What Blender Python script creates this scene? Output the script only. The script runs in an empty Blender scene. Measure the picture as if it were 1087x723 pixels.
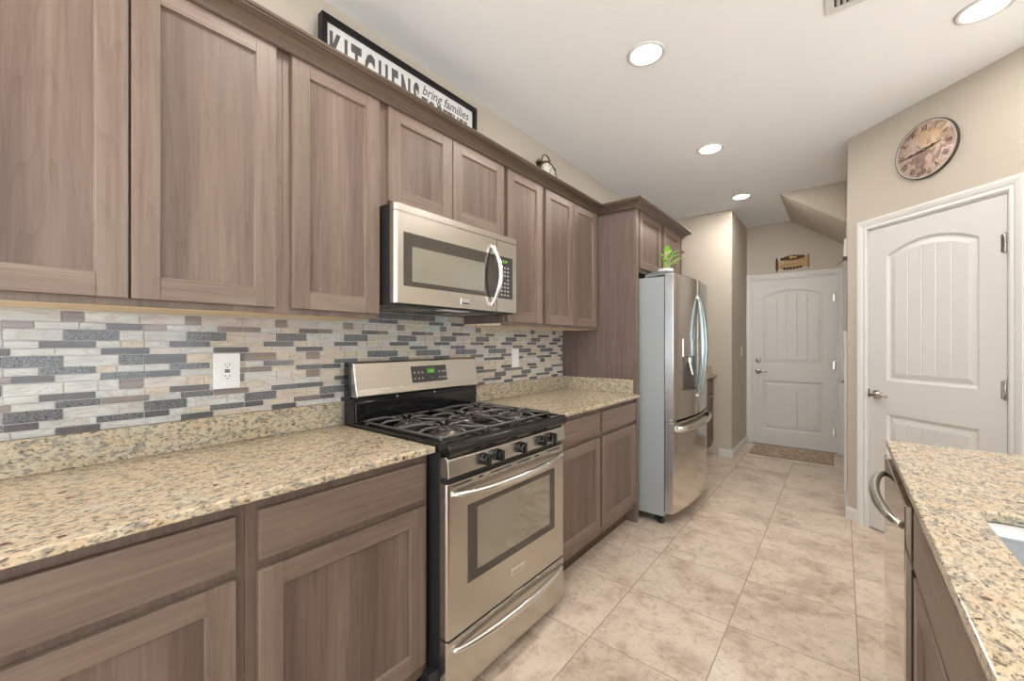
import bpy, bmesh, math, random
from mathutils import Vector, Matrix
random.seed(7)
PI = math.pi
S = bpy.context.scene
C = S.collection

# ---------------------------------------------------------------- camera
FPX, THETA = 437.0, 38.652
CAMX, CAMZ = 1.73, 1.263
cd = bpy.data.cameras.new('camera')
cam = bpy.data.objects.new('camera', cd); C.objects.link(cam)
cd.sensor_fit = 'HORIZONTAL'; cd.sensor_width = 36.0
cd.lens = 36.0 * FPX / 1087.0
cd.shift_y = 2.5 / 1087.0
cd.clip_start = 0.02
cam.location = (CAMX, 0, CAMZ)
cam.rotation_euler = (PI/2, 0, math.radians(THETA))
S.camera = cam

# ---------------------------------------------------------------- world, view
w = bpy.data.worlds.new('sky'); S.world = w; w.use_nodes = True
w.node_tree.nodes['Background'].inputs[0].default_value = (0.75, 0.87, 1.0, 1)
w.node_tree.nodes['Background'].inputs[1].default_value = 1.0
S.view_settings.view_transform = 'Standard'
S.view_settings.look = 'None'
S.view_settings.gamma = 1.0
S.view_settings.use_curve_mapping = False
S.view_settings.exposure = 0.17

CEIL = 2.732
def area(name, loc, rot, sx, sy, energy, col):
    l = bpy.data.lights.new(name, 'AREA'); l.shape = 'RECTANGLE'; l.size = sx; l.size_y = sy
    l.energy = energy; l.color = col
    o = bpy.data.objects.new(name, l); C.objects.link(o); o.location = loc; o.rotation_euler = rot
    return o
# area lamps added as daylight fill at the unseen great room's windows
area('daylight_fill_side', (6.36, 0.2, 1.35), (0, PI/2+0.08, 0), 2.1, 3.6, 45, (0.87, 0.94, 1.0))
area('daylight_fill_side', (6.36, -2.6, 1.35), (0, PI/2+0.08, 0), 2.1, 1.2, 14, (0.87, 0.94, 1.0))
area('daylight_fill_behind', (2.6, -3.86, 1.35), (PI/2+0.05, 0, 0), 3.8, 2.2, 105, (0.87, 0.94, 1.0))

# sunlight added so its bounce off the unseen floor brightens the ceiling
sl = bpy.data.lights.new('bounce_sun', 'SUN'); sl.energy = 56.0; sl.angle = 0.03; sl.color = (0.84, 0.93, 1.0)
so = bpy.data.objects.new('bounce_sun', sl); C.objects.link(so)
so.rotation_euler = Vector((-0.55, 0.55, -0.72)).to_track_quat('-Z', 'Y').to_euler()

# ---------------------------------------------------------------- node helpers
def newmat(name):
    m = bpy.data.materials.new(name); m.use_nodes = True
    nt = m.node_tree
    return m, nt, nt.nodes['Principled BSDF']
def plain(name, col, rough=0.5, metal=0.0, emit=None, es=0.0, coat=0.0, spec=None, bump=None):
    m, nt, b = newmat(name)
    b.inputs['Base Color'].default_value = (*col, 1)
    b.inputs['Roughness'].default_value = rough
    b.inputs['Metallic'].default_value = metal
    if emit: 
        b.inputs['Emission Color'].default_value = (*emit, 1); b.inputs['Emission Strength'].default_value = es
    if coat: b.inputs['Coat Weight'].default_value = coat; b.inputs['Coat Roughness'].default_value = 0.05
    if spec is not None: b.inputs['Specular IOR Level'].default_value = spec
    if bump:
        tc = nt.nodes.new('ShaderNodeTexCoord'); n = noise(nt, tc.outputs['Object'], bump[0], 3)
        addbump(nt, b, n.outputs['Fac'], bump[1])
    return m
def noise(nt, vec, scale, detail=4, rough=0.5, dist=0.0):
    n = nt.nodes.new('ShaderNodeTexNoise'); n.inputs['Scale'].default_value = scale
    n.inputs['Detail'].default_value = detail; n.inputs['Roughness'].default_value = rough
    n.inputs['Distortion'].default_value = dist
    nt.links.new(vec, n.inputs['Vector']); return n
def ramp(nt, fac, stops):
    r = nt.nodes.new('ShaderNodeValToRGB'); e = r.color_ramp.elements
    while len(e) < len(stops): e.new(0.5)
    for i, (p, c) in enumerate(stops):
        e[i].position = p; e[i].color = (*c, 1) if len(c) == 3 else c
    nt.links.new(fac, r.inputs[0]); return r
def mapping(nt, vec, scale=(1,1,1), rot=(0,0,0), loc=(0,0,0)):
    m = nt.nodes.new('ShaderNodeMapping'); m.inputs['Scale'].default_value = scale
    m.inputs['Rotation'].default_value = rot; m.inputs['Location'].default_value = loc
    nt.links.new(vec, m.inputs['Vector']); return m.outputs[0]
def mix(nt, fac, a, b, mode='MIX'):
    m = nt.nodes.new('ShaderNodeMix'); m.data_type = 'RGBA'; m.blend_type = mode
    for s, v in ((0, fac), (6, a), (7, b)):
        if hasattr(v, 'links'): nt.links.new(v, m.inputs[s])
        elif s == 0: m.inputs[0].default_value = v
        else: m.inputs[s].default_value = (*v, 1)
    return m.outputs[2]
def addbump(nt, b, h, dist, strength=1.0):
    n = nt.nodes.new('ShaderNodeBump'); n.inputs['Distance'].default_value = dist; n.inputs['Strength'].default_value = strength
    nt.links.new(h, n.inputs['Height']); nt.links.new(n.outputs[0], b.inputs['Normal'])
def mathn(nt, op, a, b=None, c=None):
    m = nt.nodes.new('ShaderNodeMath'); m.operation = op
    for i, v in enumerate((a, b, c)):
        if v is None: continue
        if hasattr(v, 'links'): nt.links.new(v, m.inputs[i])
        else: m.inputs[i].default_value = v
    return m.outputs[0]

# ---------------------------------------------------------------- materials
def wood(name, axis, a, b, c, rough=0.42):
    """stained wood, grain running along axis ('y', 'z' or 'x')"""
    m, nt, bs = newmat(name)
    tc = nt.nodes.new('ShaderNodeTexCoord'); oi = nt.nodes.new('ShaderNodeObjectInfo')
    off = nt.nodes.new('ShaderNodeVectorMath'); off.operation = 'MULTIPLY_ADD'
    cmb = nt.nodes.new('ShaderNodeCombineXYZ')
    for i in range(3): nt.links.new(oi.outputs['Random'], cmb.inputs[i])
    nt.links.new(cmb.outputs[0], off.inputs[0]); off.inputs[1].default_value = (13.7, 7.3, 9.1)
    nt.links.new(tc.outputs['Object'], off.inputs[2])
    def sc(lo, hi): return tuple(lo if ax == axis else hi for ax in 'xyz')
    broad = noise(nt, mapping(nt, off.outputs[0], sc(0.5, 9)), 1.0, 2, 0.5)
    fine = noise(nt, mapping(nt, off.outputs[0], sc(2.5, 60)), 1.0, 6, 0.65, 0.6)
    cath = noise(nt, mapping(nt, off.outputs[0], sc(0.55, 7)), 1.0, 2, 0.4, 0.15)
    rings = mathn(nt, 'FRACT', mathn(nt, 'MULTIPLY', cath.outputs['Fac'], 16.0))
    col = ramp(nt, broad.outputs['Fac'], [(0.30, a), (0.5, b), (0.70, c)]).outputs[0]
    fr = ramp(nt, fine.outputs['Fac'], [(0.33, (0.80, 0.77, 0.76)), (0.60, (1.07, 1.07, 1.07))]).outputs[0]
    rr = ramp(nt, rings, [(0.0, (0.92, 0.91, 0.905)), (0.25, (1.01, 1.01, 1.01)), (1.0, (1.03, 1.03, 1.03))]).outputs[0]
    col = mix(nt, 1.0, col, fr, 'MULTIPLY'); col = mix(nt, 1.0, col, rr, 'MULTIPLY')
    nt.links.new(col, bs.inputs['Base Color'])
    bs.inputs['Roughness'].default_value = rough
    bs.inputs['Specular IOR Level'].default_value = 0.45
    addbump(nt, bs, fine.outputs['Fac'], 0.0006, 0.5)
    return m
WA, WB, WC = (0.142, 0.099, 0.076), (0.177, 0.127, 0.098), (0.206, 0.152, 0.118)
W_V = wood('stained_wood_upright', 'z', WA, WB, WC)
W_H = wood('stained_wood_level', 'y', WA, WB, WC)
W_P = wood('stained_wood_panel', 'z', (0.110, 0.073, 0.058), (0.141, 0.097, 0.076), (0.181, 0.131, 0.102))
W_X = wood('stained_wood_crosswise', 'x', WA, WB, WC)
W_C = wood('crown_wood', 'y', (0.080, 0.054, 0.038), (0.105, 0.073, 0.053), (0.130, 0.093, 0.069), 0.38)
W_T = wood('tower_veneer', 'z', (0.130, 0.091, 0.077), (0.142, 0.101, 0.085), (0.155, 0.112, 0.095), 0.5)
MAPLE = wood('raw_maple', 'y', (0.74, 0.58, 0.37), (0.80, 0.65, 0.44), (0.84, 0.70, 0.50), 0.5)
TOE = plain('dark_toe_board', (0.085, 0.052, 0.035), 0.6)

def granite(name, tint=(1,1,1)):
    m, nt, b = newmat(name)
    tc = nt.nodes.new('ShaderNodeTexCoord'); v = tc.outputs['Object']
    vs = mapping(nt, v, (1.0, 0.55, 1.0), (0, 0, 0.45))
    n1 = noise(nt, vs, 34, 3, 0.55, 0.4)
    n2 = noise(nt, mapping(nt, vs, loc=(5, 3, 1)), 130, 5, 0.65, 0.3)
    n3 = noise(nt, mapping(nt, vs, loc=(1, 9, 4)), 170, 3, 0.6)
    n4 = noise(nt, mapping(nt, vs, loc=(7, 2, 6)), 60, 5, 0.75, 0.6)
    base = ramp(nt, n1.outputs['Fac'], [(0.34, (0.60, 0.56, 0.48)), (0.47, (0.68, 0.58, 0.42)), (0.60, (0.66, 0.47, 0.30)), (0.75, (0.60, 0.39, 0.22))]).outputs[0]
    base = mix(nt, 0.55, base, ramp(nt, n3.outputs['Fac'], [(0.3, (0.36, 0.32, 0.26)), (0.5, (0.60, 0.54, 0.44)), (0.7, (0.78, 0.73, 0.64))]).outputs[0])
    g = ramp(nt, n4.outputs['Fac'], [(0.515, (0, 0, 0)), (0.575, (0.85, 0.85, 0.85))]).outputs[0]
    base = mix(nt, g, base, (0.27, 0.27, 0.265))
    d = ramp(nt, n2.outputs['Fac'], [(0.545, (0, 0, 0)), (0.605, (1, 1, 1))]).outputs[0]
    base = mix(nt, mathn(nt, 'MULTIPLY', d, 0.85), base, (0.09, 0.075, 0.065))
    vo = nt.nodes.new('ShaderNodeTexVoronoi'); vo.inputs['Scale'].default_value = 14; nt.links.new(v, vo.inputs['Vector'])
    rust = ramp(nt, vo.outputs['Distance'], [(0.085, (1, 1, 1)), (0.12, (0, 0, 0))]).outputs[0]
    gate = mathn(nt, 'GREATER_THAN', noise(nt, v, 4.0, 1).outputs['Fac'], 0.53)
    base = mix(nt, mathn(nt, 'MULTIPLY', rust, gate), base, (0.12, 0.030, 0.012))
    base = mix(nt, 1.0, base, tuple(0.80*q for q in tint), 'MULTIPLY')
    nt.links.new(base, b.inputs['Base Color']); b.inputs['Roughness'].default_value = 0.16
    return m
GRAN = granite('granite', (1.08, 1.0, 0.88))
GRAN_S = granite('granite_shaded', (1.02, 0.99, 0.89))  # greyer copy of the granite: shade on upright faces put into its colour

def steel(name, col, rough, axis='z', metal=1.0):
    m, nt, b = newmat(name)
    tc = nt.nodes.new('ShaderNodeTexCoord')
    sc = tuple(1.0 if a == axis else 120.0 for a in 'xyz')
    n = noise(nt, mapping(nt, tc.outputs['Object'], sc), 1.0, 3, 0.6)
    b.inputs['Base Color'].default_value = (*col, 1); b.inputs['Metallic'].default_value = metal
    r = nt.nodes.new('ShaderNodeMapRange'); nt.links.new(n.outputs['Fac'], r.inputs[0])
    r.inputs[3].default_value = rough - 0.003; r.inputs[4].default_value = rough + 0.003
    nt.links.new(r.outputs[0], b.inputs['Roughness'])
    return m
ST_H = steel('brushed_steel', (0.56, 0.525, 0.475), 0.27, 'y')
ST_V = steel('brushed_steel_upright', (0.72, 0.68, 0.62), 0.16, 'z')
ST_D = steel('dishwasher_steel', (0.66, 0.61, 0.55), 0.07, 'z')
ST_B = steel('polished_steel', (0.74, 0.72, 0.69), 0.16, 'y')
ST_E = steel('steel_edge', (0.62, 0.64, 0.66), 0.25, 'z')
SINKM = plain('sink_steel', (0.58, 0.60, 0.62), 0.30, 1.0)
SIDE = plain('fridge_side_paint', (0.345, 0.365, 0.365), 0.42, 0.25, bump=(500, 0.0002))
BLACK = plain('black_enamel', (0.008, 0.008, 0.008), 0.08)
BLKM = plain('black_metal', (0.015, 0.015, 0.016), 0.40, bump=(300, 0.0003))
IRON = plain('cast_iron', (0.075, 0.066, 0.060), 0.22, spec=0.9)
GLASSD = plain('dark_oven_glass', (0.045, 0.036, 0.030), 0.04, spec=0.8)
GLASSM = plain('reflection_tinted_glass', (0.36, 0.345, 0.29), 0.05, 0.7, spec=0.8)  # pale colour stands in for the bright room reflection in the glass
PANELG = plain('smoked_control_glass', (0.045, 0.040, 0.036), 0.12)
BUTTON = plain('button_print', (0.36, 0.36, 0.34), 0.5)
GREEN = plain('green_display', (0.02, 0.1, 0.02), 0.4, emit=(0.35, 0.9, 0.10), es=0.8)
GREEND = plain('green_display_ground', (0.03, 0.12, 0.02), 0.4, emit=(0.10, 0.30, 0.03), es=0.10)
NICKEL = plain('satin_nickel', (0.50, 0.47, 0.43), 0.24, 1.0)
BRONZE = plain('antique_bronze', (0.16, 0.13, 0.085), 0.35, 0.8)
PLAST = plain('white_plastic', (0.80, 0.80, 0.80), 0.35)
DKSLOT = plain('dark_slot', (0.02, 0.02, 0.02), 0.6)
DOORW = plain('door_paint', (0.64, 0.62, 0.595), 0.42)
TRIM = plain('trim_paint', (0.68, 0.665, 0.645), 0.40)
CEILM = plain('ceiling_paint', (0.90, 0.91, 0.925), 0.85, bump=(90, 0.0012))
WALLM = plain('wall_paint', (0.50, 0.445, 0.37), 0.75, bump=(110, 0.0010))
GROUT = plain('white_grout', (0.72, 0.72, 0.71), 0.8)
LENS = plain('lamp_lens', (0.9, 0.9, 0.9), 0.5, emit=(1.0, 0.97, 0.92), es=6.0)
BLKW = plain('black_painted_wood', (0.006, 0.005, 0.005), 0.4, spec=0.25)
PAPER = plain('sign_face', (0.66, 0.655, 0.64), 0.6, bump=(60, 0.0005))
INKG = plain('charcoal_ink', (0.085, 0.080, 0.078), 0.6)
LEAF = plain('leaf', (0.20, 0.52, 0.045), 0.4)
LEAF2 = plain('pale_leaf', (0.42, 0.62, 0.14), 0.4)
POT = plain('white_ceramic', (0.75, 0.75, 0.74), 0.3)

def tile_mat(name, a, b, scale, rough, sc=(1, 1, 1), dist=0.5, metal=0.0, vein=None):
    m, nt, bs = newmat(name)
    tc = nt.nodes.new('ShaderNodeTexCoord')
    v = mapping(nt, tc.outputs['Object'], sc)
    n = noise(nt, v, scale, 4, 0.6, dist)
    col = ramp(nt, n.outputs['Fac'], [(0.35, a), (0.65, b)]).outputs[0]
    if vein:
        nv = noise(nt, mapping(nt, v, rot=(0.5, 0, 0)), scale*0.8, 5, 0.6, 2.0)
        vv = mathn(nt, 'ABSOLUTE', mathn(nt, 'SUBTRACT', nv.outputs['Fac'], 0.5))
        f = ramp(nt, vv, [(0.0, (0.7, 0.7, 0.7)), (0.035, (0, 0, 0))]).outputs[0]
        col = mix(nt, f, col, vein)
    nt.links.new(col, bs.inputs['Base Color']); bs.inputs['Roughness'].default_value = rough; bs.inputs['Metallic'].default_value = metal
    return m
T_L = tile_mat('tile_pale_marble', (0.47, 0.485, 0.465), (0.60, 0.60, 0.575), 14, 0.14, (1, .5, 2), 1.0, vein=(0.36, 0.30, 0.26))
T_W = tile_mat('tile_beige_marble', (0.50, 0.45, 0.38), (0.62, 0.54, 0.43), 14, 0.14, (1, .5, 2), 1.0, vein=(0.40, 0.29, 0.21))
T_P = tile_mat('tile_pinkish_marble', (0.50, 0.46, 0.43), (0.60, 0.56, 0.52), 14, 0.14, (1, .5, 2), 1.0, vein=(0.40, 0.30, 0.27))
T_G = tile_mat('tile_speckled_granite', (0.045, 0.048, 0.054), (0.26, 0.265, 0.27), 230, 0.10, (1, 1, 1), 0.3)
T_S = tile_mat('tile_slate_glass', (0.105, 0.100, 0.102), (0.150, 0.142, 0.145), 8, 0.08, (1, .1, 6))
T_T = tile_mat('tile_taupe_metal', (0.20, 0.165, 0.150), (0.28, 0.235, 0.215), 10, 0.18, (1, .1, 8), metal=0.2)

def floor_mat():
    m, nt, b = newmat('travertine_floor_tile')
    tc = nt.nodes.new('ShaderNodeTexCoord'); v = tc.outputs['Object']
    sp = nt.nodes.new('ShaderNodeSeparateXYZ'); nt.links.new(v, sp.inputs[0])
    px = mathn(nt, 'DIVIDE', mathn(nt, 'SUBTRACT', sp.outputs[0], 0.886 - 0.449*20), 0.449)
    py = mathn(nt, 'DIVIDE', mathn(nt, 'SUBTRACT', sp.outputs[1], 1.589 - 0.4525*20), 0.4525)
    def edge(p, size):
        f = mathn(nt, 'FRACT', p)
        return mathn(nt, 'MULTIPLY', mathn(nt, 'MINIMUM', f, mathn(nt, 'SUBTRACT', 1.0, f)), size)
    e = mathn(nt, 'MINIMUM', edge(px, 0.449), edge(py, 0.4525))
    g = nt.nodes.new('ShaderNodeMapRange'); nt.links.new(e, g.inputs[0]); g.inputs[1].default_value = 0.0014; g.inputs[2].default_value = 0.0026
    cb = nt.nodes.new('ShaderNodeCombineXYZ')
    nt.links.new(mathn(nt, 'FLOOR', px), cb.inputs[0]); nt.links.new(mathn(nt, 'FLOOR', py), cb.inputs[1])
    wn = nt.nodes.new('ShaderNodeTexWhiteNoise'); nt.links.new(cb.outputs[0], wn.inputs[0])
    vm = nt.nodes.new('ShaderNodeVectorMath'); vm.operation = 'MULTIPLY_ADD'
    nt.links.new(wn.outputs['Color'], vm.inputs[0]); vm.inputs[1].default_value = (9, 9, 9); nt.links.new(v, vm.inputs[2])
    n1 = noise(nt, vm.outputs[0], 3.6, 8, 0.68, 0.25)
    n2 = noise(nt, vm.outputs[0], 40, 6, 0.75, 0.3)
    n3 = noise(nt, vm.outputs[0], 10, 8, 0.72, 0.5)
    c1 = ramp(nt, n1.outputs['Fac'], [(0.34, (0.42, 0.325, 0.255)), (0.44, (0.54, 0.44, 0.35)), (0.52, (0.62, 0.52, 0.42)), (0.70, (0.66, 0.57, 0.47))]).outputs[0]
    c2 = ramp(nt, n3.outputs['Fac'], [(0.33, (0.74, 0.68, 0.63)), (0.50, (1.0, 1.0, 1.0))]).outputs[0]
    c3 = ramp(nt, n2.outputs['Fac'], [(0.33, (0.72, 0.67, 0.62)), (0.48, (1.0, 1.0, 1.0))]).outputs[0]
    c = mix(nt, 1.0, mix(nt, 1.0, c1, c2, 'MULTIPLY'), c3, 'MULTIPLY')
    tv = nt.nodes.new('ShaderNodeMapRange'); nt.links.new(wn.outputs['Value'], tv.inputs[0]); tv.inputs[3].default_value = 0.93; tv.inputs[4].default_value = 1.04
    c = mix(nt, 1.0, c, tv.outputs[0], 'MULTIPLY')
    c = mix(nt, g.outputs[0], (0.30, 0.235, 0.18), c)
    nt.links.new(c, b.inputs['Base Color'])
    r = nt.nodes.new('ShaderNodeMapRange'); nt.links.new(g.outputs[0], r.inputs[0]); r.inputs[3].default_value = 0.8; r.inputs[4].default_value = 0.30
    nt.links.new(r.outputs[0], b.inputs['Roughness'])
    h = mathn(nt, 'ADD', mathn(nt, 'MULTIPLY', g.outputs[0], 0.6), mathn(nt, 'MULTIPLY', n2.outputs['Fac'], 0.12))
    addbump(nt, b, h, 0.0018, 0.8)
    return m
FLOORM = floor_mat()

def map_face():
    m, nt, b = newmat('old_world_map_dial')
    tc = nt.nodes.new('ShaderNodeTexCoord'); v = tc.outputs['Object']
    n1 = noise(nt, v, 11, 5, 0.6, 0.6); n2 = noise(nt, mapping(nt, v, loc=(3, 5, 1)), 8, 4, 0.6, 0.4); n3 = noise(nt, v, 70, 3)
    c = ramp(nt, n2.outputs['Fac'], [(0.35, (0.50, 0.34, 0.27)), (0.5, (0.56, 0.42, 0.34)), (0.65, (0.54, 0.33, 0.17))]).outputs[0]
    land = ramp(nt, n1.outputs['Fac'], [(0.515, (0, 0, 0)), (0.53, (1, 1, 1))]).outputs[0]
    lc = ramp(nt, n2.outputs['Fac'], [(0.35, (0.13, 0.085, 0.08)), (0.5, (0.17, 0.065, 0.045)), (0.60, (0.26, 0.20, 0.10))]).outputs[0]
    c = mix(nt, mathn(nt, 'MULTIPLY', land, 0.85), c, lc)
    c = mix(nt, 0.2, c, ramp(nt, n3.outputs['Fac'], [(0.3, (0.3, 0.2, 0.15)), (0.7, (0.9, 0.8, 0.7))]).outputs[0])
    nt.links.new(c, b.inputs['Base Color']); b.inputs['Roughness'].default_value = 0.7
    return m
MAPF = map_face()
def rug_mat():
    m, nt, b = newmat('mottled_mat_pile')
    tc = nt.nodes.new('ShaderNodeTexCoord'); v = tc.outputs['Object']
    vo = nt.nodes.new('ShaderNodeTexVoronoi'); vo.inputs['Scale'].default_value = 22; nt.links.new(v, vo.inputs['Vector'])
    n = noise(nt, v, 60, 3)
    c = ramp(nt, vo.outputs['Distance'], [(0.15, (0.62, 0.50, 0.37)), (0.38, (0.16, 0.10, 0.065)), (0.6, (0.50, 0.38, 0.27))]).outputs[0]
    c = mix(nt, 0.3, c, ramp(nt, n.outputs['Fac'], [(0.3, (0.15, 0.10, 0.07)), (0.7, (0.6, 0.48, 0.34))]).outputs[0])
    nt.links.new(c, b.inputs['Base Color']); b.inputs['Roughness'].default_value = 0.95
    return m
RUGM = rug_mat()
SIGNW = wood('gilt_sign_wood', 'x', (0.35, 0.20, 0.07), (0.45, 0.28, 0.11), (0.55, 0.37, 0.17))
SIGND = plain('carved_dark_brown', (0.09, 0.035, 0.015), 0.5)
CLOTH = plain('grey_cloth', (0.36, 0.355, 0.35), 0.9, bump=(200, 0.001))

# ---------------------------------------------------------------- object helpers
ORIG = {}
def thing(name, label=None, cat=None, loc=(0, 0, 0), rz=0.0, group=None, kind=None):
    o = bpy.data.objects.new(name, None); C.objects.link(o); o.empty_display_size = 0.05
    o.location = loc; o.rotation_euler = (0, 0, rz); ORIG[o.name] = Vector(loc) if rz == 0 else Vector((0, 0, 0))
    tag(o, label, cat, group, kind); return o
def tag(o, label=None, cat=None, group=None, kind=None):
    if label: o['label'] = label
    if cat: o['category'] = cat
    if group: o['group'] = group
    if kind: o['kind'] = kind
    return o
def root(o):
    while o.parent: o = o.parent
    return o

class MB:
    def __init__(s): s.v = []; s.f = []; s.m = []; s.sm = []
    def add(s, vs, fs, mi=0, smooth=False):
        k = len(s.v); s.v += [tuple(v) for v in vs]
        for f in fs: s.f.append(tuple(k+i for i in f)); s.m.append(mi); s.sm.append(smooth)
        return s
    def box(s, x0, x1, y0, y1, z0, z1, mi=0):
        return s.add([(x0,y0,z0),(x1,y0,z0),(x1,y1,z0),(x0,y1,z0),(x0,y0,z1),(x1,y0,z1),(x1,y1,z1),(x0,y1,z1)],
              [(3,2,1,0),(4,5,6,7),(0,1,5,4),(1,2,6,5),(2,3,7,6),(3,0,4,7)], mi)
    def prism(s, pts, axis, a, b, mi=0, smooth=False):
        """polygon pts (p,q) extruded along axis from a to b; (p,q) are the two other axes in xyz order"""
        def P(p, q, t):
            return {'x': (t, p, q), 'y': (p, t, q), 'z': (p, q, t)}[axis]
        n = len(pts); vs = [P(p, q, a) for p, q in pts] + [P(p, q, b) for p, q in pts]
        k = len(s.v); s.v += vs
        for i in range(n):
            j = (i+1) % n; s.f.append((k+i, k+j, k+n+j, k+n+i)); s.m.append(mi); s.sm.append(smooth)
        s.f.append(tuple(k+i for i in reversed(range(n)))); s.m.append(mi); s.sm.append(False)
        s.f.append(tuple(k+n+i for i in range(n))); s.m.append(mi); s.sm.append(False)
        return s
    def tube(s, pts, r, n=10, mi=0, closed=False, flat=1.0, up=(0, 0, 1)):
        """tube along pts; r a number or a list; flat squeezes the section along up"""
        pts = [Vector(p) for p in pts]; N = len(pts); k = len(s.v)
        up = Vector(up)
        for i, p in enumerate(pts):
            if closed: t = pts[(i+1) % N] - pts[i-1]
            else: t = pts[min(i+1, N-1)] - pts[max(i-1, 0)]
            t.normalize(); a = t.cross(up)
            if a.length < 1e-4: a = t.cross(Vector((1, 0, 0)))
            a.normalize(); b = t.cross(a).normalized()
            rr = r[i] if isinstance(r, (list, tuple)) else r
            for q in range(n):
                an = 2*PI*q/n; s.v.append(tuple(p + a*math.cos(an)*rr + b*math.sin(an)*rr*flat))
        M = N if closed else N-1
        for i in range(M):
            for q in range(n):
                q2 = (q+1) % n; i2 = (i+1) % N
                s.f.append((k+i*n+q, k+i*n+q2, k+i2*n+q2, k+i2*n+q)); s.m.append(mi); s.sm.append(True)
        if not closed:
            s.f.append(tuple(k+q for q in reversed(range(n)))); s.m.append(mi); s.sm.append(False)
            s.f.append(tuple(k+(N-1)*n+q for q in range(n))); s.m.append(mi); s.sm.append(False)
        return s
    def lathe(s, prof, c, axis='z', n=24, mi=0, smooth=True, caps=True):
        """profile (r,h) revolved about axis through c"""
        k = len(s.v); c = Vector(c)
        for r, h in prof:
            for q in range(n):
                a = 2*PI*q/n; u, v = r*math.cos(a), r*math.sin(a)
                d = {'z': (u, v, h), 'x': (h, u, v), 'y': (v, h, u)}[axis]
                s.v.append(tuple(c + Vector(d)))
        for i in range(len(prof)-1):
            for q in range(n):
                q2 = (q+1) % n
                s.f.append((k+i*n+q, k+i*n+q2, k+(i+1)*n+q2, k+(i+1)*n+q)); s.m.append(mi); s.sm.append(smooth)
        if not caps: return s
        s.f.append(tuple(k+q for q in reversed(range(n)))); s.m.append(mi); s.sm.append(False)
        e = k+(len(prof)-1)*n
        s.f.append(tuple(e+q for q in range(n))); s.m.append(mi); s.sm.append(False)
        return s
    def sweep(s, path, prof, mi=0, side=1):
        """profile (out, z) swept along a level path with mitred corners; out is to the right of travel"""
        pts = [Vector((p[0], p[1])) for p in path]; N = len(pts); k = len(s.v); n = len(prof)
        for i in range(N):
            d0 = (pts[i]-pts[i-1]).normalized() if i > 0 else None
            d1 = (pts[i+1]-pts[i]).normalized() if i < N-1 else None
            if d0 is None: d0 = d1
            if d1 is None: d1 = d0
            n0 = Vector((d0.y, -d0.x))*side; n1 = Vector((d1.y, -d1.x))*side
            mm = n0+n1; mm /= (1+n0.dot(n1))
            for o, z in prof: s.v.append((pts[i].x+mm.x*o, pts[i].y+mm.y*o, z))
        for i in range(N-1):
            for q in range(n):
                q2 = (q+1) % n; s.f.append((k+i*n+q, k+i*n+q2, k+(i+1)*n+q2, k+(i+1)*n+q)); s.m.append(mi); s.sm.append(False)
        s.f.append(tuple(k+q for q in range(n))); s.m.append(mi); s.sm.append(False)
        s.f.append(tuple(k+(N-1)*n+q for q in reversed(range(n)))); s.m.append(mi); s.sm.append(False)
        return s
    def build(s, name, mat, parent=None, bevel=0, seg=2, local=False, fixn=True):
        off = Vector((0, 0, 0))
        if parent is not None: off = ORIG.get(root(parent).name, off)
        me = bpy.data.meshes.new(name)
        me.from_pydata([(v[0]-off.x, v[1]-off.y, v[2]-off.z) for v in s.v], [], s.f)
        for mt in (mat if isinstance(mat, (list, tuple)) else [mat]): me.materials.append(mt)
        me.polygons.foreach_set('material_index', s.m); me.polygons.foreach_set('use_smooth', s.sm)
        me.update()
        if fixn:
            bm = bmesh.new(); bm.from_mesh(me); bmesh.ops.recalc_face_normals(bm, faces=bm.faces); bm.to_mesh(me); bm.free()
        o = bpy.data.objects.new(name, me); C.objects.link(o)
        if parent is not None: o.parent = parent
        if bevel:
            b = o.modifiers.new('bevel', 'BEVEL'); b.width = bevel; b.segments = seg; b.limit_method = 'ANGLE'; b.angle_limit = 0.6
            b.harden_normals = False
        return o
def box(name, mat, parent, x0, x1, y0, y1, z0, z1, bevel=0, seg=2):
    return MB().box(x0, x1, y0, y1, z0, z1).build(name, mat, parent, bevel, seg)
def struct(o): o['kind'] = 'structure'; return o
def text_mesh(txt, size, M, extrude=0.0008, align='LEFT', shear=0.0, xs=1.0, bold=0.0, spacing=1.0):
    """letters as mesh data: verts and faces transformed by M (text lies in its local xy)"""
    cu = bpy.data.curves.new('t', 'FONT'); cu.body = txt; cu.size = size; cu.extrude = extrude
    cu.align_x = align; cu.align_y = 'BOTTOM_BASELINE'; cu.shear = shear; cu.offset = bold; cu.space_character = spacing
    cu.resolution_u = 3
    ob = bpy.data.objects.new('t', cu); C.objects.link(ob)
    dg = bpy.context.evaluated_depsgraph_get(); dg.update()
    me = ob.evaluated_get(dg).to_mesh()
    vs = [M @ Vector((v.co.x*xs, v.co.y, v.co.z)) for v in me.vertices]; fs = [tuple(p.vertices) for p in me.polygons]
    ob.evaluated_get(dg).to_mesh_clear(); bpy.data.objects.remove(ob); bpy.data.curves.remove(cu)
    return vs, fs
def arc(c, r, a0, a1, n, plane='xy'):
    out = []
    for i in range(n+1):
        a = a0+(a1-a0)*i/n; u, v = r*math.cos(a), r*math.sin(a)
        out.append({'xy': (c[0]+u, c[1]+v, c[2]), 'yz': (c[0], c[1]+u, c[2]+v), 'xz': (c[0]+u, c[1], c[2]+v)}[plane])
    return out

# ================================================================ SETTING
XR, YB, YH, YF = 6.4, -3.9, 3.843, 5.97     # right wall, wall behind, pantry corner, far wall
HX = 1.767
o = struct(MB().box(-0.12, XR+0.12, YB-0.12, YF+0.12, -0.10, 0).build('floor', FLOORM))
o = struct(MB().box(-0.12, XR+0.12, YB-0.12, YF+0.12, CEIL, CEIL+0.1).build('ceiling', CEILM))
struct(MB().box(-0.12, 0, YB, 5.05, 0, CEIL).build('wall_left', WALLM))
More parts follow.
